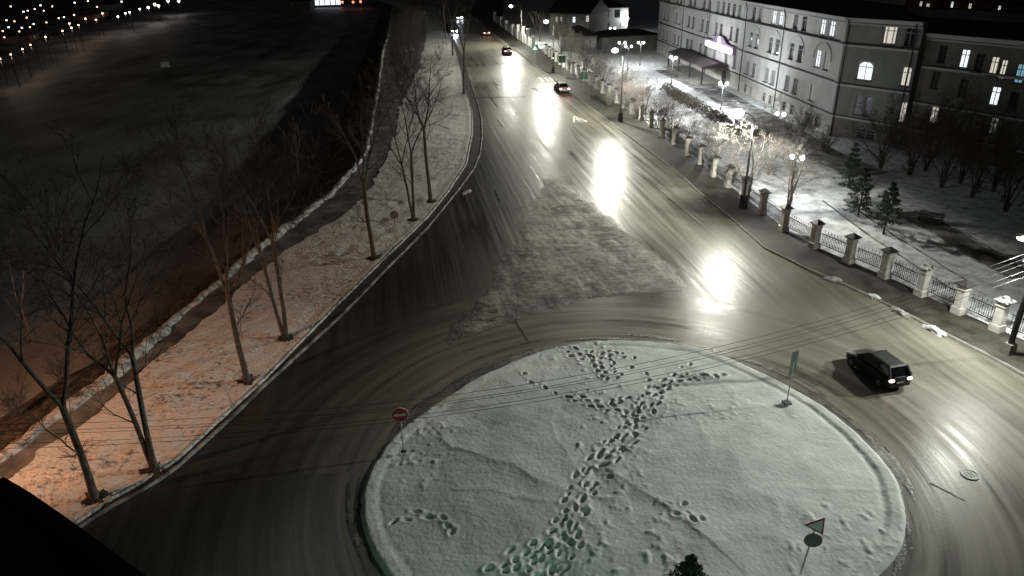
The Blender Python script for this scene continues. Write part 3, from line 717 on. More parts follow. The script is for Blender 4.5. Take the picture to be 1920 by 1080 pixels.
# orange lamp that lights the near end of the verge, just past the lower left of the view
def side_lamp(name, label, loc, hz, watts, color, aim, cone, lens, cat='street lamp'):
    t = thing(name, label, cat, loc)
    MB().tube([(0, 0, 0), (0, 0, hz - 0.4)], [0.11, 0.06], 8).build('pole', 'steel', t, True)
    MB().tube([(0, 0, hz - 0.5), (0.5, 0.3, hz)], 0.04, 6).build('arm', 'steel', t, True)
    hd = MB().box((0.7, 0.4, hz + 0.1), (0.7, 0.32, 0.14), 0.5, 0.75).build('lamp_head', 'steel', t)
    MB().box((0.7, 0.4, hz + 0.01), (0.5, 0.24, 0.05), 0.5).build('lens', lens, hd)
    lamp_light('lamp_light', 'SPOT', (0.7, 0.4, hz - 0.08), watts, color, 0.16, t, aim, cone, 0.7)
side_lamp('street_lamp', 'orange street lamp on the embankment path left of the view', (-31, 17.0, 0.05), 9.0, 15000, (1.0, 0.45, 0.23), (0.45, 0.85, -0.5), 84, 'far_sodium')
# flood lamp on a mast past the right edge: it throws the long shadows that run left over road and circle
mp_ = (58.0, 38.0); t = thing('flood_mast', 'tall mast with a flood lamp beyond the right edge of the view', 'flood lamp', (*mp_, 0.1))
MB().tube([(0, 0, 0), (0, 0, 10), (0, 0, 19.2)], [0.22, 0.16, 0.10], 8).build('mast', 'steel', t, True)
MB().box((0, 0, 19.0), (0.12, 1.6, 0.12)).build('crossbar', 'steel', t)
for s_ in (-.5, .5): MB().box((-0.12, s_, 19.25), (0.3, 0.55, 0.45)).build('lamp_head', 'flood', t)
fd_ = Vector((RC[0] + 4.5 - mp_[0], RC[1] + 3.0 - mp_[1], -18.6))
lamp_light('lamp_light', 'SPOT', (-0.75, -0.1, 18.9), 72000, (0.95, 1.0, 0.88), 0.25, t, tuple(fd_), 33, 0.9)
# added lamp under the camera, in place of an unseen green sign: a cool greenish light on the lower part of the circle
t = thing('added_lamp', 'greenish lamp added under the view in place of an unseen lit sign', 'added lamp', (1.5, 2.2, 9.0))
MB().box((0, -0.6, 0.1), (0.08, 1.2, 0.08)).build('bracket', 'steel', t)
MB().box((0, 0, 0.12), (0.6, 0.3, 0.12), 0, 0.8).build('lamp_head', 'steel', t)
lamp_light('lamp_light', 'SPOT', (0, 0.05, 0.0), 1900, (0.48, 1.0, 0.76), 0.2, t, (0.15, 0.8, -0.7), 110, 0.9)

# twin-globe lamps of the courtyard
def globe_lamp(label, l, r_, z=4.0, watts=420, lit=True):
    a = G(*l, z); b = G(*r_, z); c = (a + b) / 2
    v = Vector((b[0] - a[0], b[1] - a[1], 0)); hw = min(max(v.length / 2, 0.35), 0.75)
    t = thing('globe_lamp', label, 'garden lamp', (c[0], c[1], 0.15), math.atan2(v.y, v.x), 'twin globe lamps in front of the long building')
    z -= 0.15
    MB().tube([(0, 0, 0), (0, 0, 0.5), (0, 0, 0.6), (0, 0, z - 0.3)], [0.12, 0.11, 0.06, 0.045], 8).build('pole', 'iron', t, True)
    MB().tube([(-hw, 0, z - 0.22), (-hw * .6, 0, z - 0.42), (0, 0, z - 0.3), (hw * .6, 0, z - 0.42), (hw, 0, z - 0.22)], 0.025, 6).build('crossbar', 'iron', t, True)
    for s in (-1, 1): MB().sphere((s * hw, 0, z), 0.22, 12, 8).build('globe', 'globe', t, True)
    lamp_light('lamp_light', 'POINT', (0, 0, z + 0.02), watts, (0.92, 0.96, 1.0), 0.25, t)
globe_lamp('twin globe lamp nearest the fence, seen through the bare tree', (1485, 294), (1505, 296), 4.2, 720)
globe_lamp('twin globe lamp in the dark below the long facade, right of the bright street lamp', (1457, 213), (1470, 215), 3.8, 480)
globe_lamp('twin globe lamp standing just right of the entrance canopy', (1350, 156), (1363, 157), 3.7, 3700)
globe_lamp('twin globe lamp just left of the entrance canopy', (1257, 107), (1268, 108), 4.4, 3700)
globe_lamp('twin globe lamp, rightmost of the far three by the white house', (1197, 80), (1207, 80), 4.4, 1000)
globe_lamp('twin globe lamp, lower of the far three by the white house', (1173, 87), (1184, 87), 4.4, 500)
globe_lamp('twin globe lamp, leftmost of the far three by the white house', (1161, 80), (1172, 80), 4.4, 300)
globe_lamp('twin globe lamp in front of the wall of the white house', (1144, 53), (1153, 53), 4.0, 200)

# ================================================================== fence
fence = thing('fence', 'long fence of pale pillars with dark caps and iron railings along the pavement', 'fence', (0, 0, 0))
pil = [G2(*p) for p in FENCE_PX]
yy = pil[-1][1]
last = np.array(pil[-1])
while yy < 160:
    yy += 3.95; pil.append((float(fence_x(yy)), yy))
first = np.array(pil[0]); pil = [tuple(first + np.array([1.15, -2.6]) * k) for k in (4, 3, 2, 1)] + pil
pm = MB()
pm.box((0, 0, 0.22), (0.62, 0.62, 0.44)); pm.box((0, 0, 1.0), (0.48, 0.48, 1.14), 0, 0.97); pm.box((0, 0, 1.60), (0.58, 0.58, 0.08)); pm.box((0, 0, 1.72), (0.50, 0.50, 0.16)); pm.box((0, 0, 1.84), (0.66, 0.66, 0.09))
pmesh = pm.mesh('pillar', 'pillar')
cm = MB(); cm.box((0, 0, 1.905), (0.80, 0.80, 0.045)); cm.add([(-.4, -.4, 1.93), (.4, -.4, 1.93), (.4, .4, 1.93), (-.4, .4, 1.93), (0, 0, 2.22)], [(0, 1, 4), (1, 2, 4), (2, 3, 4), (3, 0, 4)])
cmesh = cm.mesh('cap', 'cap'); cmesh2 = cm.mesh('cap', 'cap_snow')
def railing_mesh(L, fine):
    mb = MB(); h0, h1 = 0.52, 1.42
    for z in (h0, h1 - 0.12): mb.box((L / 2, 0, z), (L, 0.035, 0.045))
    n = max(4, int(L / (0.135 if fine else 0.3)))
    for i in range(1, n):
        x = L * i / n; w = 0.02 if fine else 0.03; tall = h1 + (0.10 if i % 2 else -0.02)
        mb.box((x, 0, (h0 + tall) / 2), (w, 0.02, tall - h0))
        if fine and i % 2:
            mb.add([(x - .03, 0, tall), (x + .03, 0, tall), (x, .015, tall), (x, -.015, tall), (x, 0, tall + .12)], [(0, 2, 4), (2, 1, 4), (1, 3, 4), (3, 0, 4)])
            mb.tube([(x + .055 * math.cos(q), 0, h0 + 0.17 + .07 * math.sin(q)) for q in np.linspace(0, 6.283, 7)], 0.012, 3, False)
        elif fine:
            mb.tube([(x + .045 * math.cos(q), 0, h1 - 0.26 + .06 * math.sin(q)) for q in np.linspace(0, 6.283, 7)], 0.012, 3, False)
    return mb
rcache = {}
for i, p in enumerate(pil):
    ang = math.atan2(pil[min(i + 1, len(pil) - 1)][1] - pil[max(i - 1, 0)][1], pil[min(i + 1, len(pil) - 1)][0] - pil[max(i - 1, 0)][0])
    q = put('pillar', pmesh, fence, (p[0], p[1], 0.10), ang)
    put('cap', cmesh2 if i < 7 and i % 2 == 0 else cmesh, q)
    if i + 1 < len(pil):
        n_ = pil[i + 1]; L_ = math.dist(p, n_); a_ = math.atan2(n_[1] - p[1], n_[0] - p[0])
        L2 = L_ - 0.5; key = (round(L2, 1), i < 18)
        if key not in rcache: rcache[key] = railing_mesh(key[0], key[1]).mesh('railing', 'iron')
        o = put('railing', rcache[key], fence, (p[0] + 0.25 * math.cos(a_), p[1] + 0.25 * math.sin(a_), 0.10), a_)
        o.scale = (L2 / key[0], 1, 1)
        MB().box((L_ / 2, 0, 0.20), (L_ - 0.5, 0.36, 0.40)).build('plinth', 'plinth', fence)
        o = fence.children[-1]; o.location = (p[0], p[1], 0.08); o.rotation_euler = (0, 0, a_)
# white gate piers and wall farther up the street
gate = thing('gate_wall', 'white wall with tall piers beside the far end of the fence', 'wall', (0, 0, 0))
prev = None
for k, (px_, py_, h_) in enumerate([(1000, 92, 2.6), (990, 86, 3.6), (981, 80, 3.6), (972, 74, 3.4), (962, 66, 2.6), (950, 58, 2.6), (940, 50, 2.6), (928, 40, 2.6)]):
    p = G(px_, py_)
    o = MB().box((0, 0, h_ / 2), (0.7, 0.7, h_)).box((0, 0, h_ + 0.08), (0.9, 0.9, 0.16)).build('pier', 'trim', gate); o.location = p
    if prev is not None:
        d = p - prev; L_ = np.linalg.norm(d)
        o = MB().box((L_ / 2, 0, 1.0), (L_ - 0.7, 0.3, 2.0)).build('wall_panel', 'stucco', gate); o.location = prev; o.rotation_euler = (0, 0, math.atan2(d[1], d[0]))
    prev = p

# ================================================================== buildings
class Face:
    """one vertical wall, x from left to right as seen from outside, z up, outside towards -y"""
    def __init__(s, bld, left, right, base):
        s.b = bld; s.P = np.array([left[0], left[1], 0.0]); s.Q = np.array([right[0], right[1], 0.0]); s.base = np.array(base)
        d = s.Q - s.P; s.L = float(np.linalg.norm(d)); s.u = d / s.L; s.rz = math.atan2(s.u[1], s.u[0]); s.holes = []
    def t(s, px, py):
        d = (px - 960) / FOC * _r + (540 - py) / FOC * _u + _fw
        n = np.array([s.u[1], -s.u[0], 0]); o = np.array([0, 0, CAM_H])
        k = ((s.P - o) @ n) / (d @ n)
        return float((o + d * k - s.P) @ s.u)
    def part(s, name, mb, mat, x=0.0, z=0.0, parent=None, smooth=False):
        me = mb if isinstance(mb, bpy.types.Mesh) else mb.mesh(name, mat, smooth)
        p = s.P - s.base
        return put(name, me, parent or s.b, (p[0] + s.u[0] * x, p[1] + s.u[1] * x, z), s.rz)
    def wall(s, z0, z1, mat, x0=0.0, x1=None, depth=0.22):
        x1 = s.L if x1 is None else x1
        H_ = [h for h in s.holes if h[2] < z1 and h[3] > z0 and h[0] < x1 and h[1] > x0]
        xs = sorted({x0, x1, *[h[0] for h in H_], *[h[1] for h in H_]}); zs = sorted({z0, z1, *[max(z0, h[2]) for h in H_], *[min(z1, h[3]) for h in H_]})
        mb = MB()
        for a, b in zip(xs[:-1], xs[1:]):
            for c, d in zip(zs[:-1], zs[1:]):
                mx, mz = (a + b) / 2, (c + d) / 2
                if any(h[0] < mx < h[1] and h[2] < mz < h[3] for h in H_): continue
                mb.add([(a, 0, c), (b, 0, c), (b, 0, d), (a, 0, d)], [(0, 1, 2, 3)])
        for h in H_:
            a, b, c, d = h
            mb.add([(a, 0, c), (b, 0, c), (b, 0, d), (a, 0, d), (a, depth + .1, c), (b, depth + .1, c), (b, depth + .1, d), (a, depth + .1, d)],
                   [(0, 4, 5, 1), (1, 5, 6, 2), (2, 6, 7, 3), (3, 7, 4, 0)])
        me = mb.mesh('wall', mat, False, False)
        return s.part('wall', me, mat)
wcache = {}
def window_meshes(w, h, style):
    k = (round(w, 2), round(h, 2), style)
    if k in wcache: return wcache[k]
    f = MB(); e = 0.07; hw = w / 2
    for x in (-hw + e / 2, hw - e / 2): f.box((x, 0, h / 2), (e, 0.08, h))
    for z in (e / 2, h - e / 2): f.box((0, 0.003, z), (w, 0.074, e))
    f.box((0, 0.004, h * 0.70), (w - .01, 0.066, 0.07))
    if style == 'wide':
        for x in (-w * 0.24, w * 0.24): f.box((x, 0.002, h / 2), (0.07, 0.07, h - .02))
    else:
        f.box((0, 0.002, h / 2), (0.06, 0.07, h - .02))
    p = MB(); p.add([(-hw, 0.03, 0), (hw, 0.03, 0), (hw, 0.03, h), (-hw, 0.03, h)], [(0, 1, 2, 3)])
    sl = MB().box((0, -0.14, -0.05), (w + 0.16, 0.36, 0.09))
    a = None
    if style == 'arch':
        a = MB(); n = 9; rise = w * 0.28
        for i in range(n):
            x0, x1 = -hw + w * i / n, -hw + w * (i + 1) / n
            z0, z1 = h - rise * (x0 / hw) ** 2, h - rise * (x1 / hw) ** 2
            a.add([(x0, -0.10, z0), (x1, -0.10, z1), (x1, -0.10, h + .01), (x0, -0.10, h + .01), (x0, 0.02, z0), (x1, 0.02, z1)], [(0, 1, 2, 3), (0, 4, 5, 1)])
    wcache[k] = (f, p, sl, a, {}); return wcache[k]
def window(F, x, z, w, h, pane='glass', frame='frame', style='plain', sill=True, wallmat='stucco'):
    F.holes.append((x - w / 2, x + w / 2, z, z + h))
    f, p, sl, a, c = window_meshes(w, h, style)
    def me(key, mb, mat):
        if (key, mat) not in c: c[(key, mat)] = mb.mesh(key, mat)
        return c[(key, mat)]
    pos = F.P - F.base
    n = np.array([F.u[1], -F.u[0], 0]) * -0.12
    o = put('window', me('window', f, frame), F.b, (pos[0] + F.u[0] * x + n[0], pos[1] + F.u[1] * x + n[1], z), F.rz)
    put('pane', me('pane', p, pane), o)
    if sill: put('sill', me('sill', sl, 'flashing'), o)
    if a: put('arch_head', me('arch_head', a, wallmat), o)
    return o
def band(F, name, z, h, out, mat, x0=0.0, x1=None):
    x1 = F.L if x1 is None else x1
    return F.part(name, MB().box(((x0 + x1) / 2, -out / 2 + 0.01, z), (x1 - x0, out + 0.02, h)), mat)
def pipe(F, x, z0, z1):
    return F.part('downpipe', MB().tube([(x, -0.13, z0), (x, -0.13, z1 - 0.9), (x, -0.45, z1)], 0.07, 6), 'flashing', smooth=True)

# ---- the long pale building
c0 = G2(1554, 256); aL = G2(1231, 98)
base = (c0[0], c0[1], 0.0)
B = thing('long_building', 'long pale four-storey institutional building with string courses and paired windows', 'building', base)
F1 = Face(B, aL, c0, base)
dirW = np.array([0.60, -0.80]); c1 = tuple(np.array(c0) + dirW * 8.0)
F2 = Face(B, c0, c1, base)
rec = np.array([0.768, 0.64]); c1b = tuple(np.array(c1) + rec * 0.9 + dirW * 0.3)
c2 = tuple(np.array(c1b) + np.array([0.50, -0.866]) * 26)
F3 = Face(B, c1b, c2, base)
ZR = 13.0; S1, S2, S3 = 2.55, 6.05, 10.25
cols = []
def col(*pp): return float(np.mean([F1.t(*p) for p in pp]))
# columns of windows, from the corner to the far end: (x, rows lit)
C5 = [col((1488, 37), (1485, 93), (1480, 155)), col((1504, 40), (1501, 97), (1495, 162)), col((1534, 50), (1531, 110), (1533, 179)), col((1552, 56), (1548, 114), (1548, 182))]
C4 = [col((1412, 15), (1408, 67), (1405, 121)), col((1423, 18), (1419, 70), (1417, 125)), col((1448, 25), (1445, 79), (1442, 138)), col((1462, 29), (1457, 82), (1453, 142))]
C2_ = [col((1291, 28), (1290, 75)), col((1299, 30), (1298, 77)), col((1317, 36), (1314, 85)), col((1326, 38), (1323, 88))]
C1_ = [col((1247, 13), (1244, 55)), col((1253, 15), (1252, 57)), col((1268, 20), (1266, 65)), col((1275, 22), (1273, 67))]
P = {'top': (10.65, 1.75), 'two': (7.0, 1.95), 'one': (3.1, 1.85), 'cel': (0.35, 1.25)}
lit = {('top', 5, 2): 'lit_cool', ('top', 5, 3): 'lit_cool', ('two', 5, 2): 'lit_cool', ('two', 5, 3): 'lit_dim', ('one', 5, 2): 'lit_dim', ('one', 5, 0): 'glass_mid', ('one', 5, 1): 'glass_mid',
       ('top', 4, 2): 'lit_cool', ('top', 4, 3): 'lit_cool', ('two', 1, 3): 'lit_dim', ('top', 5, 0): 'glass_mid', ('top', 4, 1): 'glass_mid', ('one', 4, 2): 'glass_mid', ('one', 4, 3): 'glass_mid', ('one', 4, 0): 'glass_mid', ('one', 1, 0): 'glass_mid', ('one', 1, 1): 'glass_mid', ('cel', 4, 1): 'glass_mid'}
WW = {5: 1.25, 4: 1.3, 2: 1.4, 1: 1.4}
for bay, cc in ((5, C5), (4, C4), (2, C2_), (1, C1_)):
    for j, x in enumerate(cc):
        for row, (z, h) in P.items():
            if row == 'one' and bay == 5 and j == 3: continue
            if row == 'cel' and bay == 2: continue
            window(F1, x, z, WW[bay] * (0.9 if row == 'cel' else 1), h, lit.get((row, bay, j), 'glass'), 'frame', sill=row != 'cel')
    # shallow arch mouldings over each pair on the second storey
    for a_, b_ in ((cc[0], cc[1]), (cc[2], cc[3])):
        m_ = (a_ + b_) / 2; w_ = abs(b_ - a_) / 2 + 1.1
        F1.part('arch_moulding', MB().tube([(m_ + w_ * math.cos(q), -0.04, 8.0 + 1.95 * math.sin(q)) for q in np.linspace(0, math.pi, 15)], 0.06, 5), 'trim')
    for j in (0, 2):
        m_ = (cc[j] + cc[j + 1]) / 2; w_ = abs(cc[j] - cc[j + 1]) + WW[bay] + 0.3
        if bay in (4, 5): F1.part('cellar_surround', MB().box((m_, -0.05, 1.72), (w_, 0.14, 0.12)).box((m_ - w_ / 2, -0.05, 0.95), (0.14, 0.12, 1.4)).box((m_ + w_ / 2, -0.05, 0.95), (0.14, 0.12, 1.4)), 'trim')
# entrance bay
e0, e1 = col((1343, 50)), col((1382, 62))
for j in range(5): window(F1, e0 + (e1 - e0) * j / 4, 10.4, 1.5, 2.1, 'glass' if j in (1, 2, 3) else 'glass_mid', style='arch')
for j, x in enumerate((col((1343, 50)), col((1352, 52)), col((1371, 58)), col((1382, 62)))): window(F1, x, 7.0, 1.2, 2.0, 'glass')
for x in (col((1340, 95)), col((1362, 104)), col((1378, 110))): window(F1, x, 3.2, 1.3, 1.9, 'glass_mid')
xd = col((1358, 130)); F1.holes.append((xd - 1.1, xd + 1.1, 0.2, 2.45))
dr = F1.part('door', MB().box((xd - 0.55, 0.15, 1.32), (1.06, 0.08, 2.2)).box((xd + 0.55, 0.15, 1.32), (1.06, 0.08, 2.2)), 'frame_dark')
F1.part('handle', MB().tube([(xd - 0.12, 0.08, 1.0), (xd - 0.12, 0.08, 1.5)], 0.02, 5), 'rim').parent = dr; dr.children[0].location = (0, 0, 0); dr.children[0].rotation_euler = (0, 0, 0)
F1.wall(-0.2, S1, 'stucco_low'); F1.wall(S1, ZR, 'stucco')
# side wing windows
def t2(px_, py_): return F2.t(px_, py_)
window(F2, t2(1666, 78), 10.6, 1.35, 1.9, 'lit_warm', style='wide'); window(F2, t2(1702, 88), 10.5, 1.1, 1.9, 'glass')
window(F2, t2(1622, 133), 6.7, 1.7, 1.95, 'lit_cool', style='arch'); window(F2, t2(1698, 146), 6.6, 0.95, 1.95, 'lit_warm', style='arch')
window(F2, t2(1609, 197), 3.0, 0.75, 2.0, 'lit_violet'); window(F2, t2(1627, 200), 3.0, 0.75, 2.0, 'lit_violet'); window(F2, t2(1692, 206), 2.9, 0.8, 2.1, 'lit_warm')
window(F2, t2(1620, 260), 0.3, 2.2, 1.2, 'glass', sill=False)
F2.wall(-0.2, S1, 'plaster_dim'); F2.wall(S1, ZR, 'stucco_shaded')
def w3(px_, py_, w, h, pane, style='plain'):
    x = F3.t(px_, py_)
    lo, hi = 0, 14
    for _ in range(30):
        m = (lo + hi) / 2; q = F3.P + F3.u * x
        if project((q[0], q[1], m))[1] > py_: lo = m
        else: hi = m
    window(F3, x, lo - h / 2, w, h, pane, 'frame_dark', style)
for a_ in ((1767, 102, .8, 1.7, 'glass'), (1808, 110, .85, 1.75, 'lit_cool'), (1836, 118, .8, 1.7, 'glass'), (1863, 124, .75, 1.75, 'lit_warm'), (1880, 130, .6, 1.75, 'lit_warm'), (1912, 138, .8, 1.75, 'lit_cyan'),
           (1754, 150, .8, 1.7, 'glass'), (1865, 180, .85, 1.75, 'lit_cool'), (1806, 165, .8, 1.7, 'glass'), (1751, 215, .8, 1.8, 'lit_warm'), (1862, 236, .75, 1.6, 'lit_dim'), (1900, 190, .8, 1.7, 'glass')): w3(*a_)
Z3 = ZR - 1.1
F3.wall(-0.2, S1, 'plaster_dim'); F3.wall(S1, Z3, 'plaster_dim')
for F, out in ((F1, 0.0), (F2, 0.0), (F3, -0.02)):
    for z in ((S1, S2, S3) if F is not F3 else (S1 - .3, S2 - 1.0, S3 - 1.55)):
        band(F, 'string_course', z - 0.12, 0.22, 0.10 + out, 'trim'); band(F, 'string_flashing', z + 0.05, 0.10, 0.26 + out, 'flashing')
    top = ZR - (1.1 if F is F3 else 0)
    band(F, 'frieze', top - 0.62, 0.14, 0.10 + out, 'trim'); band(F, 'cornice', top - 0.30, 0.22, 0.28 + out, 'trim'); band(F, 'cornice_crown', top - 0.09, 0.17, 0.46 + out, 'trim')
for px_, py_ in ((1471, 60), (1398, 60), (1330, 50), (1281, 45)): pipe(F1, F1.t(px_, py_), 0.2, ZR - 0.2)
pipe(F2, 0.25, 0.2, ZR - 0.2); pipe(F2, F2.L - 0.5, 0.2, ZR - 0.2)
F1.part('pilaster', MB().box((F1.L - 0.35, -0.06, (S1 + ZR) / 2 - 0.3), (0.7, 0.14, ZR - S1 - 0.9)), 'trim')
F1.part('buttress', MB().box((F1.L - 0.3, -0.15, 0.5), (0.9, 0.4, 1.4), 0, 0.85), 'stucco_low')
for q_ in ((1330, 50), (1398, 60)): F1.part('pilaster', MB().box((F1.t(*q_) + 0.4, -0.05, (S1 + ZR) / 2 - 0.3), (0.5, 0.12, ZR - S1 - 0.9)), 'trim')
# hipped metal roof
inw = np.array([0.996, 0.087])
def L3(p, z): return (p[0] - base[0], p[1] - base[1], z)
o1 = np.array(aL) - inw * 0.5; o2 = np.array(c0) - inw * 0.45 + np.array([0.1, -0.4]); o3 = np.array(c1) + np.array([0.0, -0.6]); o4 = np.array(c2) + np.array([-.3, -0.6])
k1 = np.array(aL) + inw * 16; k2 = np.array(c0) + np.array([14, 10]); k4 = np.array(c2) + np.array([12, 14])
b1 = np.array(aL) + inw * 8; b2 = np.array(c0) + np.array([7, 3]); b4 = np.array(c2) + np.array([6, 7])
rf = MB(); rf.add([L3(o1, ZR), L3(o2, ZR), L3(o3, ZR), L3(o4, ZR - 4), L3(b1, ZR + 0.9), L3(b2, ZR + 0.9), L3(b4, ZR + 0.9), L3(k1, ZR), L3(k2, ZR), L3(k4, ZR)],
                  [(0, 1, 5, 4), (1, 2, 5), (4, 5, 8, 7), (5, 6, 9, 8), (0, 4, 7)])
g1 = np.array(c1b) + np.array([-.35, -.25]); g2 = np.array(c2) + np.array([-.35, -.25])
rf.add([L3(g1, Z3), L3(g2, Z3), L3(b4, Z3 + 0.9), L3(b2, Z3 + 0.9), L3(o3, ZR), L3(b2, ZR + 0.9), L3(k4, ZR - 1)], [(0, 1, 2, 3), (0, 3, 5, 4)])
roof = rf.build('roof', 'roof', B, False, False)
bk = MB(); bk.add([L3(k1, 0), L3(k2, 0), L3(k4, 0), L3(c2, 0), L3(aL, 0), L3(k1, ZR), L3(k2, ZR), L3(k4, ZR), L3(c2, ZR), L3(aL, ZR)], [(0, 1, 6, 5), (1, 2, 7, 6), (2, 3, 8, 7), (4, 0, 5, 9)])
bk.build('back_wall', 'plaster_dim', B)
# canopy over the entrance
x0, x1 = F1.t(1290, 130), F1.t(1364, 130)
cy = F1.part('canopy', MB().slab([(0.02, 3.2), (-1.6, 3.6), (-4.2, 2.95), (-4.2, 2.75), (0.02, 2.85)], 'x', x0, x1), 'roof_red')
for x in np.linspace(x0 + 0.4, x1 - 0.4, 4):
    F1.part('canopy_post', MB().box((x, -3.9, 1.4), (0.2, 0.2, 2.75)), 'iron')
F1.part('entrance_steps', MB().box(((x0 + x1) / 2, -2.2, 0.12), (x1 - x0 + 0.6, 4.8, 0.32)).box(((x0 + x1) / 2, -1.9, 0.34), (x1 - x0, 4.0, 0.14)), 'plinth')
# sign above it: a white-lit bar with an oval above, on a shaped violet board
xs0, xs1 = F1.t(1331, 70), F1.t(1380, 92); xm = (xs0 + xs1) / 2; hw = (xs1 - xs0) / 2
sg = thing('lit_sign', 'white glowing sign bar with an oval top above the entrance canopy', 'sign', tuple(np.array([*(F1.P + F1.u * xm)[:2], 5.6])), F1.rz)
pr = [(-hw - .3, -0.5), (hw + .3, -0.5), (hw + .3, 0.75), (hw * 0.55, 0.8), (hw * 0.22, 1.7), (-hw * 0.22, 1.7), (-hw * 0.55, 0.8), (-hw - .3, 0.75)]
mb = MB(); n = len(pr); mb.add([(x, -0.55, z) for x, z in pr] + [(x, 0.0, z) for x, z in pr], [tuple(range(n)), tuple(range(n, 2 * n))[::-1]] + [(i, n + i, n + (i + 1) % n, (i + 1) % n) for i in range(n)])
mb.build('board', noise_mat('violet_board', (0.20, 0.14, 0.26), (0.28, 0.2, 0.34), 2, 0.6, coord='obj'), sg)
cap_ = [(hw - .4 + .42 * math.cos(q), .42 * math.sin(q)) for q in np.linspace(-1.57, 1.57, 7)] + [(-hw + .4 + .42 * math.cos(q), .42 * math.sin(q)) for q in np.linspace(1.57, 4.71, 7)]
mb = MB(); n = len(cap_); mb.add([(x, -0.72, z) for x, z in cap_] + [(x, -0.56, z) for x, z in cap_], [tuple(range(n)), tuple(range(n, 2 * n))[::-1]] + [(i, n + i, n + (i + 1) % n, (i + 1) % n) for i in range(n)])
mb.build('lettering_bar', 'sign_glow', sg)
MB().sphere((0, -0.6, 0.85), (0.55, 0.14, 0.75), 12, 8).build('oval', 'sign_glow', sg, True)
lamp_light('sign_light', 'POINT', (0, -1.3, 0.2), 60, (1.0, 0.85, 1.0), 0.5, sg)

# ---- smaller buildings up the street
def house(name, label, fl, fr, depth, h, mat, roofmat, roof_h, wins, side_wins=(), gable=False, chimneys=(), base_z=0.0):
    b_ = (fl[0], fl[1], 0.0)
    H_ = thing(name, label, 'building', b_)
    F = Face(H_, fl, fr, b_); n = np.array([F.u[1], -F.u[0]])
    bl = np.array(fl) - n * depth; br = np.array(fr) - n * depth
    FS = Face(H_, bl, fl, b_); FR = Face(H_, fr, br, b_)
    for x, z, w, hh, pane, fr_ in wins: window(F, x * F.L, z, w, hh, pane, fr_, sill=True)
    for x, z, w, hh, pane, fr_ in side_wins: window(FS, x * FS.L, z, w, hh, pane, fr_)
    F.wall(-0.2, h, mat); FS.wall(-0.2, h, mat); FR.wall(-0.2, h, mat)
    e = 0.45; a = [np.array(fl) + n * e - F.u[:2] * e, np.array(fr) + n * e + F.u[:2] * e, br - n * e + F.u[:2] * e, bl - n * e - F.u[:2] * e]
    m0 = (a[0] + a[3]) / 2 + F.u[:2] * (0 if gable else depth * 0.45); m1 = (a[1] + a[2]) / 2 - F.u[:2] * (0 if gable else depth * 0.45)
    q = lambda p, z: (p[0] - fl[0], p[1] - fl[1], z)
    rf = MB().add([q(a[0], h), q(a[1], h), q(a[2], h), q(a[3], h), q(m0, h + roof_h), q(m1, h + roof_h)] + [q(p, h - 0.18) for p in a],
                  [(0, 1, 5, 4), (1, 2, 5), (2, 3, 4, 5), (3, 0, 4), (0, 6, 7, 1), (1, 7, 8, 2), (2, 8, 9, 3), (3, 9, 6, 0), (9, 8, 7, 6)])
    ro = rf.build('roof', roofmat, H_)
    for k in chimneys:
        c = m0 + (m1 - m0) * k
        MB().box((c[0] - fl[0], c[1] - fl[1], h + roof_h + 0.2), (0.7, 0.7, 1.8)).build('chimney', 'plaster_dim', ro)
    return H_, F
# two-storey white house with the flood lamp
fl, fr = G2(1108, 63), G2(1176, 61)
H1, FH1 = house('white_house', 'two-storey white house with dark-framed windows and a flood lamp on its corner', fl, fr, 11, 6.4, 'stucco', 'roof', 1.8,
      [(x, z, 1.5, 1.9, p, 'frame_dark') for x, z, p in ((0.18, 3.9, 'glass_mid'), (0.40, 3.9, 'glass_mid'), (0.70, 3.9, 'glass'), (0.18, 0.7, 'glass'), (0.42, 0.7, 'glass_mid'), (0.74, 0.6, 'lit_dim'))], [(0.5, 4.2, 1.2, 1.5, 'lit_warm', 'frame')], chimneys=(0.4,))
fp = FH1.P + FH1.u * (FH1.L - 0.3)
t = thing('flood_lamp', 'glaring flood lamp on the corner of the white two-storey house', 'lamp', (fp[0], fp[1], 3.6), FH1.rz)
MB().box((0, -0.25, 0.1), (0.1, 0.5, 0.1)).build('bracket', 'steel', t); MB().sphere((0, -0.62, 0), (0.34, 0.2, 0.3), 10, 6).build('lens', 'flood', t, True)
lamp_light('lamp_light', 'POINT', (0, -1.3, -0.1), 600, (0.93, 0.97, 1.0), 0.2, t)
# dark house in front, its gable end lit in two windows
house('dark_house', 'dark house with a tall roof and lit upper windows behind the street trees', G2(1030, 66), G2(1104, 70), 10, 5.6, 'plaster_dim', 'roof', 3.2,
      [(0.18, 3.3, 0.6, 1.4, 'lit_warm', 'frame_dark'), (0.30, 3.3, 0.6, 1.4, 'lit_warm', 'frame_dark'), (0.62, 3.3, 0.9, 1.5, 'lit_cool', 'frame_dark'), (0.95, 3.6, 0.9, 1.6, 'lit_warm', 'frame_dark')], gable=True, chimneys=(0.4,))
house('low_shed', 'long low dark shed between the white house and the long building', G2(1128, 96), G2(1232, 90), 8, 3.0, 'plaster_dim', 'roof', 1.0, [])
house('corner_cottage', 'dim single-storey cottage with pale window surrounds behind the fence trees', G2(1054, 98), G2(1118, 97), 9, 3.4, 'plaster_dim', 'roof', 1.8, [(0.72, 0.9, 0.9, 1.6, 'glass_mid', 'frame'), (0.9, 0.9, 0.9, 1.6, 'glass_mid', 'frame')])
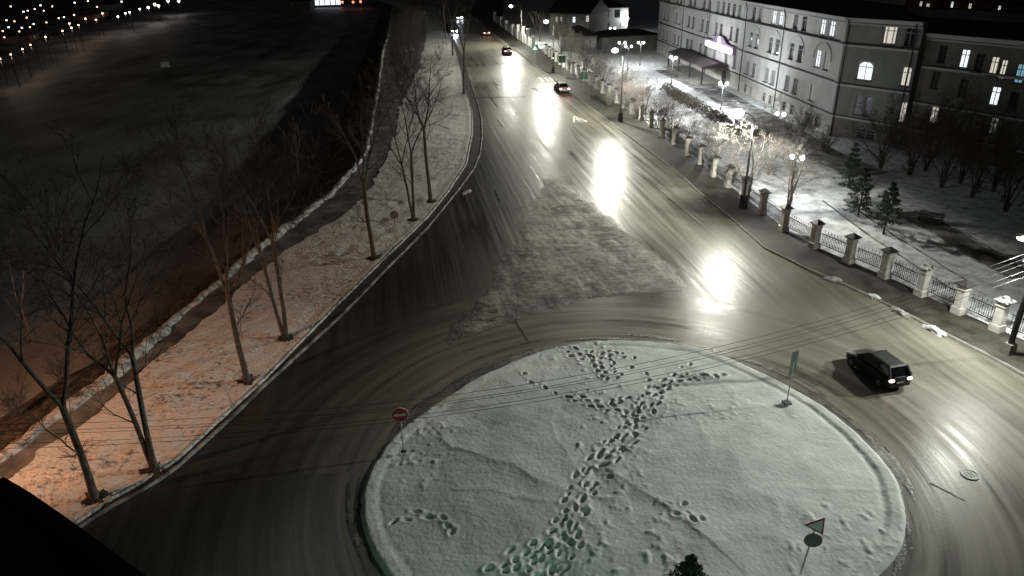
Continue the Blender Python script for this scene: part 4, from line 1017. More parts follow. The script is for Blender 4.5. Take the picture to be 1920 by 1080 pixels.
# brick blocks on the hill beyond the roofs, upper right
def hill(label, l, r_, h, wins): house('hill_block', label, G2(*l), G2(*r_), 12, h, 'brick_far', 'roof', 1, wins)
hill('dim brick block on the skyline with two small lights, above the long roof', (1682, 78), (1740, 90), 9.6, [(0.5, 7.9, 1.1, 1.1, 'lit_warm', 'frame_dark'), (0.72, 7.4, 1.3, 1.3, 'lit_warm', 'frame_dark')])
hill('dim long block on the skyline at the upper right with scattered small lights', (1752, 92), (1856, 118), 10.2, [(0.14, 8.3, 1.1, 1.2, 'lit_cool', 'frame_dark'), (0.30, 7.0, .8, .8, 'lit_dim', 'frame_dark'), (0.46, 8.0, 1.2, 1.6, 'lit_warm', 'frame_dark'), (0.93, 8.9, .9, .9, 'lit_cool', 'frame_dark')])
hill('dark block at the far upper right with a row of four lit windows', (1866, 122), (1960, 150), 9.0, [(0.24 + 0.09 * k, 6.0, 0.55, 1.5, 'lit_cool', 'frame_dark') for k in range(4)])

# ================================================================== trees and shrubs
def rot_dir(d, ang, az):
    d = d.normalized(); a = Vector((1, 0, 0)) if abs(d.x) < 0.8 else Vector((0, 1, 0))
    a = (a - d * a.dot(d)).normalized(); b = d.cross(a)
    return (d * math.cos(ang) + (a * math.cos(az) + b * math.sin(az)) * math.sin(ang)).normalized()
SIDES = (8, 6, 4, 3, 3)
RMIN = [0.008]
def limb(mb, rg, p, d, L, r0, r1, lvl, top, kids, wob, up, angs, sides=None):
    n = max(3, min(8, int(L / 0.45)))
    if lvl >= 3: n = 3
    pts = [p.copy()]; rad = [r0]; dd = d.copy()
    for i in range(n):
        dd = (dd + Vector((rg.gauss(0, wob), rg.gauss(0, wob), rg.gauss(0, wob * 0.6) + up))).normalized()
        pts.append(pts[-1] + dd * (L / n)); rad.append(r0 + (r1 - r0) * (i + 1) / n)
    mb.tube(pts, rad, SIDES[min(lvl, 4)], False)
    if lvl >= top: return pts
    for k in range(kids[lvl]):
        f = 0.22 + 0.78 * (k + rg.random()) / kids[lvl]
        i = min(int(f * n), n - 1); q = pts[i].lerp(pts[i + 1], f * n - i) if f * n - i <= 1 else pts[i + 1]
        ld = (pts[i + 1] - pts[i]).normalized()
        nd = rot_dir(ld, rg.uniform(*angs), rg.uniform(0, 6.283))
        rr = rad[i] * rg.uniform(0.45, 0.65); LL = L * rg.uniform(0.30, 0.62) * (1.15 - 0.55 * f)
        limb(mb, rg, q, nd, LL, max(rr, RMIN[0]), RMIN[0] * .75, lvl + 1, top, kids, wob * 1.15, up * 0.9, angs)
    return pts
def bare_tree(label, base, h, seed, stems=((0, 0, 1.0),), fork=0.32, mat='bark', top=4, kids=(7, 6, 5, 3), angs=(0.35, 0.8), r=None, soil=True, name='bare_tree', cat='tree', group='bare trees on the snowy verge', up=0.05, wob=0.09, crown_from=0.35):
    rg = random.Random(seed)
    t = thing(name, label, cat, tuple(map(float, base)), 0, group)
    tr = MB(); br = MB(); r = r or 0.012 * h + 0.04
    for sx, sy, k in stems:
        H_ = h * k; L0 = H_ * fork; d = Vector((sx, sy, 1)).normalized(); p = Vector((sx * 0.4, sy * 0.4, -0.1))
        pts = [p.copy()]; rad = [r * k * 1.45]; n = 6
        for i in range(n):
            d = (d + Vector((rg.gauss(0, .025), rg.gauss(0, .025), 0.03))).normalized()
            pts.append(pts[-1] + d * (L0 / n)); rad.append(r * k * (1.12 - 0.22 * (i + 1) / n) if i else r * k * 1.15)
        tr.tube(pts, rad, 9, False)
        nf = rg.choice((2, 3)); a0 = rg.uniform(0, 6.28)
        for j in range(nf):
            nd = rot_dir(d, rg.uniform(0.14, 0.48), a0 + j * 6.283 / nf + rg.gauss(0, 0.3))
            limb(br, rg, pts[-1] - d * 0.05, nd, (H_ - L0) * rg.uniform(0.8, 1.0), r * k * 0.68, 0.012, 1, top, (0,) + kids, wob, up, angs)
        for j in range(2):
            i = rg.randint(3, 5)
            limb(br, rg, pts[i], rot_dir(d, rg.uniform(0.5, 1.0), rg.uniform(0, 6.28)), H_ * rg.uniform(0.15, 0.3), r * 0.28, 0.008, 2, top, (0,) + kids, wob * 1.3, up * 1.5, angs)
    tr.build('trunk', mat, t, True, False); br.build('crown', mat, t, True, False)
    if soil:
        n = 22; vs = [(0, 0, 0.10)]; fs = []
        for q, zz in ((0.5, 0.06), (1.0, -0.05)):
            for k in range(n):
                rr = q * (0.35 + 0.65 * rg.random()) * 0.95; vs.append((rr * math.cos(6.283 * k / n), rr * math.sin(6.283 * k / n), zz + rg.gauss(0, .02)))
        for k in range(n):
            k2 = (k + 1) % n; fs += [(0, 1 + k, 1 + k2), (1 + k, 1 + n + k, 1 + n + k2, 1 + k2)]
        MB().add(vs, fs).build('root_soil', 'soil', t)
    return t
def T(px, py): q = G(px, py, 0.12); return q
VT = [  # base sighting, top row, seed, stems, label
    ((178, 935), 330, 1, ((-0.02, 0.0, 1.0),), 'leaning bare tree nearest the camera at the lower left, trunk forked low', 0.30),
    ((290, 880), 400, 2, ((-0.16, 0.03, 0.9), (0.02, 0.03, 1.0)), 'bare tree with two trunks from one root, second from the lower left', 0.42),
    ((465, 716), 300, 3, ((-0.06, 0.02, 1.0),), 'bare tree with a single pale trunk, third from the lower left', 0.36),
    ((535, 634), 215, 4, ((-0.14, 0.02, 0.85), (0.05, 0.05, 1.0)), 'bare tree with two trunks in a narrow V, fourth from the lower left', 0.42),
    ((702, 483), 190, 5, ((-0.03, 0.02, 1.0),), 'thick single-trunked bare tree left of the round sign', 0.45),
    ((776, 412), 150, 6, ((-0.12, 0.0, 0.85), (-0.01, 0.05, 1.0)), 'slender double-stemmed bare tree just above the round sign', 0.45),
    ((808, 377), 120, 7, ((-0.03, 0.02, 1.0),), 'dark bare tree at the bend of the kerb, right of the slender pair', 0.48),
    ((870, 176), -30, 8, ((0.0, 0.0, 1.0),), 'tall straight bare tree alone at the tip of the verge by the zebra crossing', 0.36),
    ((849, 104), -35, 9, ((0.0, 0.0, 1.0),), 'bare street tree behind the tall straight one, near the oncoming lights', 0.4),
    ((836, 72), -45, 10, ((0.0, 0.0, 1.0),), 'bare street tree left of the oncoming headlights', 0.4),
    ((828, 50), -45, 11, ((0.0, 0.0, 1.0),), 'far bare street tree at the top of the verge', 0.4)]
for b_, ty, sd_, st_, lb, fk in VT:
    p = T(*b_); h = height_of(b_, ty)
    h = min(h * 1.12, 19)
    far = p[1] > 90
    bare_tree(lb, p, h, sd_, st_, fk, 'bark', 4 if not far else 3, (9, 8, 6, 3), angs=(0.4, 0.95), wob=0.11, r=0.17 if sd_ == 8 else (0.11 if len(st_) > 1 else 0.14), soil=not far)
# dense row between path and verge, up the embankment
k = 0
for px_, py_, h in ((757, 176, 5.5), (764, 150, 7), (752, 128, 6.5), (770, 116, 8), (745, 98, 7), (778, 90, 8), (760, 74, 8), (784, 66, 8.5), (768, 52, 8), (788, 44, 9), (774, 30, 9), (792, 24, 9), (764, 14, 9), (748, 150, 6), (742, 118, 6.5), (758, 106, 8), (770, 82, 8.5), (752, 60, 8), (776, 20, 9), (782, 104, 7.5), (790, 76, 7)):
    p = T(px_, py_); k += 1
    bare_tree('dark bare tree crowded in the row beside the embankment path, upper centre', p, h, 40 + k, ((0.05, 0, 1), (-0.08, 0.05, 0.8)), 0.2, 'bark', 4, (9, 8, 6, 2), r=0.11, soil=False, group='dark trees along the embankment path', angs=(0.4, 1.0), wob=0.13)
# saplings and scrub on the embankment slope
for k, (px_, py_, z, h, lb) in enumerate(((60, 640, -1.5, 6.5, 'thin sapling on the dark embankment slope at the far left edge'), (130, 560, -2.2, 7, 'thin sapling on the embankment slope above the forked tree'), (250, 470, -2.4, 7, 'thin sapling on the embankment slope left of the path, mid height'), (330, 420, -2.6, 7, 'thin sapling on the slope where the ice begins'), (560, 330, -1.6, 6, 'thin sapling on the embankment slope beside the snow ridge bend'))):
    bare_tree(lb, G(px_, py_, z), h, 70 + k, ((0.02, 0, 1),), 0.35, 'pale_bark', 3, (6, 6, 4, 2), r=0.06, soil=False, name='sapling', group='saplings on the embankment slope')
def shrub(label, p, r_, seed, mat='bark', group='shrubs', n=34, up=0.06, name='shrub'):
    rg = random.Random(seed); t = thing(name, label, 'shrub', tuple(map(float, p)), 0, group); mb = MB()
    for i in range(n):
        d = rot_dir(Vector((0, 0, 1)), rg.uniform(0.05, 1.0), rg.uniform(0, 6.28))
        limb(mb, rg, Vector((rg.gauss(0, .12), rg.gauss(0, .12), -0.05)), d, r_ * rg.uniform(0.7, 1.3), 0.018, 0.005, 2, 4, (0, 0, 5, 3), 0.16, up, (0.35, 0.9))
    mb.build('branches', mat, t, False, False); return t
for k, (px_, py_, z, r_, lb) in enumerate(((120, 715, -0.6, 1.6, 'dark scrub bush on the slope left of the forked tree'), (30, 775, -0.3, 1.3, 'dark scrub bush at the left edge beside the snow ridge'), (205, 640, -1.2, 1.4, 'dark scrub bush on the slope below the two-trunk tree crown'), (330, 545, -1.3, 1.5, 'low dark scrub on the slope at mid left'), (440, 455, -1.3, 1.5, 'low dark scrub on the slope above the single pale trunk'))):
    shrub(lb, G(px_, py_, z), r_, 100 + k, 'bark', 'scrub on the embankment slope', 22)

# courtyard trees, lit pale by the lamps
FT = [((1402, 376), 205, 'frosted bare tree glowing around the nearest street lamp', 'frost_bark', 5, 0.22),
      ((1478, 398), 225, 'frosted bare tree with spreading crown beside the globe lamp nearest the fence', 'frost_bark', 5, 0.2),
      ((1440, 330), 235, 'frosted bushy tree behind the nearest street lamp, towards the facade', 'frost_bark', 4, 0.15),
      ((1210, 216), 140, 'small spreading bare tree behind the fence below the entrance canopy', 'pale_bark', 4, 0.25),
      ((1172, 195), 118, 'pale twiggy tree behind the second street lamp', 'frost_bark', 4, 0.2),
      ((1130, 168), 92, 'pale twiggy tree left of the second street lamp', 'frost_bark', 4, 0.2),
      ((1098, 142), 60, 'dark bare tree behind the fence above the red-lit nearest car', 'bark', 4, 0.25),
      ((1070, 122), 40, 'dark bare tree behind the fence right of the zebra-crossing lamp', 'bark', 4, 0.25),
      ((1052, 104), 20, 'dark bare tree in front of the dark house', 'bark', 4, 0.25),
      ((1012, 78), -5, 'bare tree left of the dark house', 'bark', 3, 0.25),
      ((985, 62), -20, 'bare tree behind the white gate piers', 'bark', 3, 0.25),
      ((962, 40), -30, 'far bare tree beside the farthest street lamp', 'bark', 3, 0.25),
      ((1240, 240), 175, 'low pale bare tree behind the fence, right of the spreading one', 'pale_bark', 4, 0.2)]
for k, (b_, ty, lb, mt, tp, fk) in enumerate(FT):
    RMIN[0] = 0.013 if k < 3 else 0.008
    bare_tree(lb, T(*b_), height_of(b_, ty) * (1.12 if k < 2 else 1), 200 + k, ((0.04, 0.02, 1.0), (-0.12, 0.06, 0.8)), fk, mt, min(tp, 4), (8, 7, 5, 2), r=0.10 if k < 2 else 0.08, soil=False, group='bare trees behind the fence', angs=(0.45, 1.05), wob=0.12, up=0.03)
for k, (px_, py_, r_, lb) in enumerate(((1110, 178, 1.5, 'pale bush by the fence left of the second street lamp'), (1140, 196, 1.6, 'pale bush by the fence just left of the second street lamp'), (1195, 222, 1.7, 'pale bush by the fence right of the second street lamp'), (1265, 262, 1.5, 'pale bush by the fence under the hedge row'), (1370, 345, 1.8, 'frosted bush by the fence under the nearest street lamp'), (1505, 250, 2.0, 'dark bush against the cellar wall of the long building'), (1440, 262, 2.0, 'frosted bush between the nearest street lamp and the long building'), (1545, 285, 1.8, 'dark bush below the corner of the long building'))):
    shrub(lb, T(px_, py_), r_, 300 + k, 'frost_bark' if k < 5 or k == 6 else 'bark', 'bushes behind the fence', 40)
for k, (px_, py_, h) in enumerate(((1108, 172, 3.6), (1122, 182, 4.2), (1150, 200, 4.0), (1165, 212, 3.6), (1182, 222, 4.4), (1224, 250, 3.8), (1252, 268, 3.4), (1280, 286, 3.6), (1330, 318, 3.6), (1085, 158, 4.2))):
    bare_tree(('first', 'second', 'third', 'fourth', 'fifth', 'sixth', 'seventh', 'ninth', 'tenth', 'eighth')[k] + ' low twiggy bush-tree close behind the fence, counted from the far end' if k not in (9,) else 'low twiggy bush-tree behind the fence nearest the zebra crossing', T(px_ + 8, py_ - 8), h * 1.25, 260 + k, ((0.15, 0.05, 1.0), (-0.2, 0.1, 0.9), (0.05, -0.2, 0.8)), 0.12, 'frost_bark', 4, (8, 7, 5, 2), r=0.05, soil=False, group='low trees close behind the fence', angs=(0.45, 1.1), wob=0.14, up=0.02)
for k, (px_, py_, h, lb) in enumerate(((1650, 318, 7, 'dark dense bare tree right of the building corner'), (1705, 330, 7, 'dark dense bare tree before the recess of the side wing'), (1765, 352, 7.5, 'dark dense bare tree below the lower lit window of the far wing'), (1822, 372, 7, 'dark dense bare tree in the unlit yard, second from the right edge'), (1885, 398, 7, 'dark dense bare tree in the unlit yard at the right edge'), (1735, 322, 8, 'tall dark bare tree against the far wing'), (1800, 345, 8, 'tall dark bare tree against the far wing, right of the recess'), (1862, 360, 8, 'tall dark bare tree under the lowest right lit window'))):
    bare_tree(lb, T(px_, py_), h, 290 + k, ((0.06, 0.02, 1.0), (-0.12, 0.06, 0.85), (0.1, -0.1, 0.7)), 0.15, 'bark', 4, (9, 8, 6, 3), r=0.11, soil=False, group='dark trees in the unlit yard', angs=(0.4, 1.0), wob=0.12, up=0.03)
def leafy(mb, rg, c, r_, n, s):
    for i in range(n):
        v = Vector((rg.gauss(0, 1), rg.gauss(0, 1), rg.gauss(0, 1))).normalized() * rg.random() ** 0.4
        p = Vector(c) + Vector((v.x * r_[0], v.y * r_[1], v.z * r_[2])); a = rot_dir(Vector((0, 0, 1)), rg.uniform(0, 3.1), rg.uniform(0, 6.28)) * s * rg.uniform(.6, 1.3)
        b = rot_dir(a, 1.57, rg.uniform(0, 6.28)) * s * 0.5
        mb.add([p - a - b, p + a - b * 0.4, p + a * 0.3 + b], [(0, 1, 2)])
# clipped hedge bushes along the courtyard walk
hb = [(1262, 182), (1272, 190), (1284, 196), (1297, 204), (1311, 212), (1328, 222), (1343, 230), (1362, 240), (1250, 175), (1384, 250), (1408, 262)]
hl = ['leftmost', 'second', 'third', 'fourth', 'fifth', 'sixth', 'seventh', 'eighth', 'ninth', 'tenth', 'eleventh']
hb.sort()
for k, (px_, py_) in enumerate(hb):
    rg = random.Random(400 + k); p = T(px_, py_)
    t = thing('hedge_bush', hl[k] + ' clipped bush from the left in the hedge row before the entrance', 'shrub', tuple(p), 0, 'hedge bushes before the entrance')
    mb = MB(); leafy(mb, rg, (0, 0, 0.8), (1.15, 1.5, 0.85), 1100, 0.11); mb.build('foliage', 'dry_leaf', t, False, False)
    MB().tube([(0, 0, -0.1), (0.03, 0, 0.6)], [0.06, 0.03], 6).build('stem', 'bark', t)
# young pines in the courtyard and on the circle
def pine(label, p, h, seed, wide=0.32, bare=0.18, name='pine_tree'):
    rg = random.Random(seed); t = thing(name, label, 'tree', tuple(map(float, p)), 0, 'young evergreens')
    MB().tube([(0, 0, -0.1), (0.02, 0, h * 0.5), (0, 0.02, h)], [0.035 * h * 0.6, 0.02 * h * 0.6, 0.01], 7).build('trunk', 'bark', t, True)
    mb = MB(); lv = max(6, int(h / 0.42))
    for i in range(lv):
        f = i / (lv - 1); z = h * (bare + (0.97 - bare) * f); rr = h * wide * (1 - f) ** 0.8 * rg.uniform(0.7, 1.1) + 0.12
        nb = rg.randint(4, 6); a0 = rg.uniform(0, 6.28)
        for j in range(nb):
            a = a0 + j * 6.283 / nb + rg.gauss(0, .3); L_ = rr * rg.uniform(0.6, 1.15)
            tip = Vector((math.cos(a) * L_, math.sin(a) * L_, z - 0.12 * L_ + 0.1))
            mb.tube([(0, 0, z), tuple(tip)], [0.02, 0.006], 3, False)
            for q in (0.45, 0.75, 1.0):
                c = Vector((0, 0, z)).lerp(tip, q); leafy(mb, rg, tuple(c), (0.17 * L_ + .08,) * 2 + (0.13,), 26, 0.085)
    mb.build('crown', 'needles', t, False, False)
pine('young pine behind the fence, left of the two in the dark courtyard', T(1608, 408), height_of((1608, 408), 318), 501, 0.30)
pine('young pine with a bare lower trunk, right of the two behind the fence', T(1655, 443), height_of((1655, 443), 345), 502, 0.30, 0.30)
pine('dark spruce at the edge of the lamplight below the corner of the long building', T(1590, 352), 4.0, 504, 0.3, 0.08)
pine('small dark spruce at the bottom of the snowy circle', G(1290, 1106, 0.45), 1.35, 505, 0.42, 0.05, 'spruce')

# ================================================================== cars
def loft(mb, rings):
    n = len(rings[0]); o = len(mb.v)
    for r_ in rings: mb.v += [tuple(map(float, q)) for q in r_]
    for i in range(len(rings) - 1):
        for k in range(n):
            k2 = (k + 1) % n; mb.f.append((o + i * n + k, o + i * n + k2, o + (i + 1) * n + k2, o + (i + 1) * n + k))
    mb.f.append(tuple(o + k for k in range(n))); e = o + (len(rings) - 1) * n; mb.f.append(tuple(e + k for k in range(n))[::-1])
def car(label, loc, heading, paint, kind='sedan', tail='tail', heads=False):
    """local +y is forward"""
    t = thing('car', label, 'car', loc, math.atan2(-heading[0], heading[1]), 'cars on the road')
    if kind == 'hatch':
        W, L = 0.87, 2.0
        st = [(-L, .45, .80, .70), (-L + .06, .30, .95, .80), (-1.7, .22, .98, .86), (-0.9, .2, .98, W), (0.3, .2, .97, W), (0.95, .2, .95, W), (1.5, .22, .86, .84), (1.88, .26, .74, .78), (L, .36, .62, .66)]
        gb = [(-1.93, 1.0, .74), (1.05, .97, .76)]; gt = [(-1.55, 1.50, .60), (0.20, 1.52, .62)]; zr = 1.50
    else:
        W, L = 0.88, 2.25
        st = [(-L, .48, .82, .70), (-L + .08, .32, .98, .80), (-1.75, .24, 1.0, .85), (-1.2, .2, .97, W), (0.2, .2, .94, W), (0.9, .2, .92, W), (1.6, .22, .82, .84), (2.1, .27, .70, .78), (L, .38, .58, .66)]
        gb = [(-1.65, .98, .74), (1.05, .93, .76)]; gt = [(-0.95, 1.42, .58), (0.18, 1.43, .60)]; zr = 1.42
    rings = []
    for y, zb, zt, w in st:
        zm = zb + (zt - zb) * 0.5
        rings.append([(-w * .9, y, zb), (-w, y, zb + .10), (-w, y, zm), (-w * .96, y, zt - .10), (-w * .84, y, zt - .015), (-w * .4, y, zt + .01), (w * .4, y, zt + .01), (w * .84, y, zt - .015), (w * .96, y, zt - .10), (w, y, zm), (w, y, zb + .10), (w * .9, y, zb)])
    mb = MB(); loft(mb, rings); body = mb.build('body', paint, t, True)
    m = body.modifiers.new('bevel', 'BEVEL'); m.width = 0.03; m.segments = 2; m.limit_method = 'ANGLE'; m.angle_limit = R(40)
    # glasshouse, roof panel and pillars
    (yb0, zb0, wb0), (yb1, zb1, wb1) = gb; (yt0, zt0, wt0), (yt1, zt1, wt1) = gt
    g = MB(); loft(g, [[(-wb0, yb0, zb0 - .06), (wb0, yb0, zb0 - .06), (wb1, yb1, zb1 - .08), (-wb1, yb1, zb1 - .08)], [(-wt0, yt0, zt0), (wt0, yt0, zt0), (wt1, yt1, zt1), (-wt1, yt1, zt1)]])
    g.build('windows', 'car_glass', t)
    rf = MB(); loft(rf, [[(-wt0 - .03, yt0 - .06, zt0 - .02), (wt0 + .03, yt0 - .06, zt0 - .02), (wt1 + .03, yt1 + .05, zt1 - .02), (-wt1 - .03, yt1 + .05, zt1 - .02)], [(-wt0 + .10, yt0 + .06, zt0 + .05), (wt0 - .10, yt0 + .06, zt0 + .05), (wt1 - .10, yt1 - .05, zt1 + .05), (-wt1 + .10, yt1 - .05, zt1 + .05)]])
    rf.build('roof', paint, t)
    for s in (-1, 1):
        ym = (yt0 + yt1) / 2 - .1
        for a_, b_, w_ in (((s * wb0, yb0, zb0 - .03), (s * wt0, yt0, zt0), .11), ((s * wb1, yb1, zb1 - .03), (s * wt1, yt1, zt1), .08), ((s * (wb0 + wb1) / 2, ym, zb0 - .03), (s * (wt0 + wt1) / 2, ym, zt0), .08)):
            MB().bar(a_, b_, w_).build('window_pillar', paint, t)
    for y in (-L * 0.63, L * 0.63):
        for s in (-1, 1):
            wl = put('wheel', MB().tube([(s * (W - .20), 0, 0), (s * (W + .01), 0, 0)], .31, 16).mesh('wheel', 'rubber', False), t, (0, y, .31))
            MB().tube([(s * (W + .005), 0, 0), (s * (W + .025), 0, 0)], .19, 12).build('rim', 'rim', wl)
            MB().tube([(s * (W - .05), y, .33), (s * (W + .006), y, .33)], .37, 16).build('wheel_arch', 'plastic', t)
    for s in (-1, 1):
        MB().box((s * (W + .09), 0.78, .98), (.18, .10, .13)).build('mirror', 'plastic', t)
        o = MB().sphere((s * .62, -L + .03, .80), (.20, .11, .10), 10, 6).build('tail_light', tail, t, True)
        if heads:
            MB().sphere((s * .60, L - .03, .66), (.26, .12, .17), 10, 6).build('headlight', 'head', t, True)
        else:
            MB().sphere((s * .60, L - .07, .60), (.17, .10, .08), 10, 6).build('headlight', 'pale_steel', t, True)
    MB().box((0, -L - .005, .62), (.52, .02, .11)).build('number_plate', 'sign_white', t)
    MB().box((0, -L + .02, .42), (1.35, .10, .14)).build('bumper', 'plastic', t); MB().box((0, L - .02, .40), (1.3, .10, .14)).build('bumper', 'plastic', t)
    MB().box((0, 0, .24), (1.5, 2 * L - .7, .10)).build('underbody', 'plastic', t)
    return t
def ground_dir(a, b): d = np.array(G2(*b)) - np.array(G2(*a)); return d / np.linalg.norm(d)
hd_ = np.array([-0.24, 0.97]); rear = (G(1678, 712, 0.7) + G(1702, 710, 0.7)) / 2
car('black hatchback with white-hot tail lights on the road beside the circle', (rear[0] + hd_[0] * 1.65, rear[1] + hd_[1] * 1.65, 0.0), hd_, 'car_black', 'hatch').scale = (.82,) * 3
rd = np.array([-dirv[0] * -1, dirv[1]]); rd = dirv
p = G(1058, 176); car('silver-roofed sedan with red tail lights just past the zebra crossing', (p[0] + rd[0] * 1.9, p[1] + rd[1] * 1.9, 0), rd, 'car_silver', 'sedan', 'tail_red')
p = G(953, 103); car('dark sedan with red tail lights beyond the zebra crossing, middle of the three leaving', (p[0] + rd[0] * 2, p[1] + rd[1] * 2, 0), rd, 'car_dark', 'sedan', 'tail_red')
rd2 = ground_dir((973, 100), (920, 60)); p = G(911, 66); car('farthest dark sedan leaving up the road, small red lights', (p[0], p[1], 0), rd2, 'car_grey', 'sedan', 'tail_red')
p = G(851, 62); c_ = car('oncoming car with glaring bluish headlights at the top of the road', (p[0], p[1], 0), -rd2, 'car_grey', 'sedan', 'tail', True)
lamp_light('headlight_beam', 'SPOT', (0, 2.4, 0.65), 900, (0.85, 0.9, 1.0), 0.08, c_, (0, 1, -0.10), 60, 0.6)
p = G(878, 36); car('far oncoming car at the very top of the road, only its lights clear', (p[0] - 3, p[1], 0), -rd2, 'car_dark', 'sedan', 'tail', True)

# ================================================================== signs and street furniture
def post_sign(name, label, base, h, z0=0.1, lean=(0, 0), rad=0.03, mat='pale_steel'):
    p = G(*base, z0); t = thing(name, label, 'sign', tuple(p))
    MB().tube([(0, 0, -0.05), (lean[0] * h, lean[1] * h, h)], rad, 6).build('post', mat, t, True)
    return t
def disc(r_, n=28): return [(r_ * math.cos(6.2832 * k / n), r_ * math.sin(6.2832 * k / n)) for k in range(n)]
def plate(name, poly, th, mat, parent, loc, rz, tilt=0.0, order=0):
    """flat plate in its own x-z plane facing -y"""
    n = len(poly); y0 = -order * 0.006
    mb = MB().add([(x, y0 - th, z) for x, z in poly] + [(x, y0, z) for x, z in poly], [tuple(range(n)), tuple(range(n, 2 * n))[::-1]] + [(i, n + i, n + (i + 1) % n, (i + 1) % n) for i in range(n)])
    o = put(name, mb.mesh(name, mat), parent, loc, rz); o.rotation_euler = (0, tilt, rz); return o
t = post_sign('no_entry_sign', 'red round no-entry sign with a white bar at the left rim of the circle', (757, 846), 1.95, 0.25)
sp = plate('rim_plate', disc(0.37), 0.02, 'sign_white', t, (0, -0.04, 1.95), 0.12)
plate('red_disc', disc(0.34), 0.006, 'sign_red', sp, (0, -0.022, 0), 0); plate('white_bar', [(-.25, -.055), (.25, -.055), (.25, .055), (-.25, .055)], 0.006, 'sign_white', sp, (0, -0.030, 0), 0)
MB().sphere((0, 0, 0), (0.14, 0.14, 0.05), 8, 4).build('post_foot', 'soil', t)
t = post_sign('direction_sign', 'narrow greenish rectangular sign seen nearly edge-on at the right rim of the circle', (1475, 756), 2.3, 0.25)
plate('plate', [(-.19, -.6), (.19, -.6), (.19, .6), (-.19, .6)], 0.02, noise_mat('grey_green', (0.14, 0.20, 0.18), (0.19, 0.26, 0.23), 4, 0.5, coord='obj'), t, (0.0, 0, 2.25), R(22))
MB().box((0, 0, 0.03), (0.34, 0.34, 0.12), 0.3).build('post_foot', 'sign_back', t)
t = post_sign('give_way_sign', 'tilted white triangle sign with dark border above a grey disc, lower right of the circle', (1501, 1074), 2.15, 0.25, (0.09, 0.0))
tp = plate('border', [(-.36, .31), (.36, .31), (0, -.34)], 0.02, 'sign_red', t, (0.26, -0.05, 2.10), -0.15, R(-32))
plate('white_field', [(-.27, .255), (.27, .255), (0, -.225)], 0.006, 'sign_white', tp, (0, -0.022, 0), 0)
plate('disc_back', disc(0.30), 0.02, 'sign_back', t, (0.17, -0.05, 1.55), -0.15)
t = post_sign('round_sign', 'grey back of a round sign on a thin post at the bend of the verge', (743, 446), 2.0, 0.15)
plate('disc_back', disc(0.32), 0.02, 'sign_back', t, (0, -0.05, 1.9), 0.1)
t = post_sign('marker_post', 'thin bare post standing in the verge by the single pale trunk', (435, 762), 2.4, 0.15, (-0.06, 0), 0.025, 'pale_steel')
MB().box((-0.145, 0, 2.42), (0.08, 0.08, 0.06)).build('post_cap', 'iron', t)
def crossing_sign(label, c, z, size=0.75, rz=0.06):
    p = G(*c, z); t = thing('crossing_sign', label, 'sign', (p[0], p[1], 0.12), rz, 'pedestrian crossing signs')
    MB().tube([(0, 0.04, 0), (0, 0.04, z + 0.3)], 0.035, 6).build('post', 'pale_steel', t, True)
    s = size; q = plate('green_border', [(-s * .62, -s * .62), (s * .62, -s * .62), (s * .62, s * .62), (-s * .62, s * .62)], 0.02, 'sign_green', t, (0, 0, z - 0.12), 0)
    k = s * 0.46; q2 = plate('blue_field', [(-k, -k), (k, -k), (k, k), (-k, k)], 0.005, 'sign_blue', q, (0, -0.022, 0), 0)
    plate('white_triangle', [(-k * .9, -k * .75), (k * .9, -k * .75), (0, k * .9)], 0.005, 'sign_white', q, (0, -0.030, 0), 0)
    w = MB().box((0, -0.038, k * .25), (k * .16, .004, k * .16)).box((0, -0.038, -k * .12), (k * .2, .004, k * .45)).box((-k * .16, -0.038, -k * .48), (k * .12, .004, k * .36), 0).box((k * .16, -0.038, -k * .48), (k * .12, .004, k * .36), 0)
    w.build('walking_figure', 'iron', q)
crossing_sign('green-edged pedestrian crossing sign left of the zebra-crossing lamp, brightest of the three', (1003, 90), 3.0, 1.0)
crossing_sign('dim pedestrian crossing sign facing away, between zebra-crossing lamp and fence', (1054, 111), 3.0, 0.95, 3.0)
crossing_sign('dim pedestrian crossing sign by the fence, right of the nearest red-lit car roof', (1095, 142), 2.6, 0.9, 3.0)
# traffic signal on the zebra-crossing lamp's pole
p = G(1037, 137, 0.12); t = thing('traffic_signal', 'small traffic signal fixed to the zebra-crossing lamp pole', 'traffic light', (p[0], p[1] - 0.2, 2.6))
MB().box((0, -0.06, 0.45), (0.32, 0.22, 0.95), 0, 0.95).build('housing', 'plastic', t); MB().box((0, 0.1, 0.45), (0.06, 0.14, 0.06)).build('bracket', 'iron', t)
for k, mt in enumerate(('plastic', 'plastic', 'globe')):
    MB().sphere((0, -0.17, 0.75 - 0.3 * k), (0.10, 0.04, 0.10), 10, 6).build('signal_lens', mt, t, True); MB().tube([(0, -0.16, 0.86 - 0.3 * k), (0, -0.34, 0.84 - 0.3 * k)], [0.05, 0.03], 6).build('visor', 'plastic', t)
# manhole
p = G(1818, 890); t = thing('manhole_cover', 'round iron manhole cover in the wet road at the lower right', 'manhole cover', (p[0], p[1], 0.012))
mb = MB()
for i in range(28):
    a, b = 6.2832 * i / 28, 6.2832 * (i + 1) / 28
    mb.add([(r_ * math.cos(q), r_ * math.sin(q), z) for q in (a, b) for r_, z in ((.36, .0), (.35, .03), (.28, .03), (.27, .008))], [(0, 4, 5, 1), (1, 5, 6, 2), (2, 6, 7, 3)])
mb.build('ring', 'pale_steel', t); lid = MB().prism(disc(0.27, 24), 0.0, 0.014).build('lid', 'steel', t)
for q in (-.12, 0, .12): MB().box((q, 0, 0.022), (.04, .36 - abs(q), .014)).build('rib', 'pale_steel', lid)
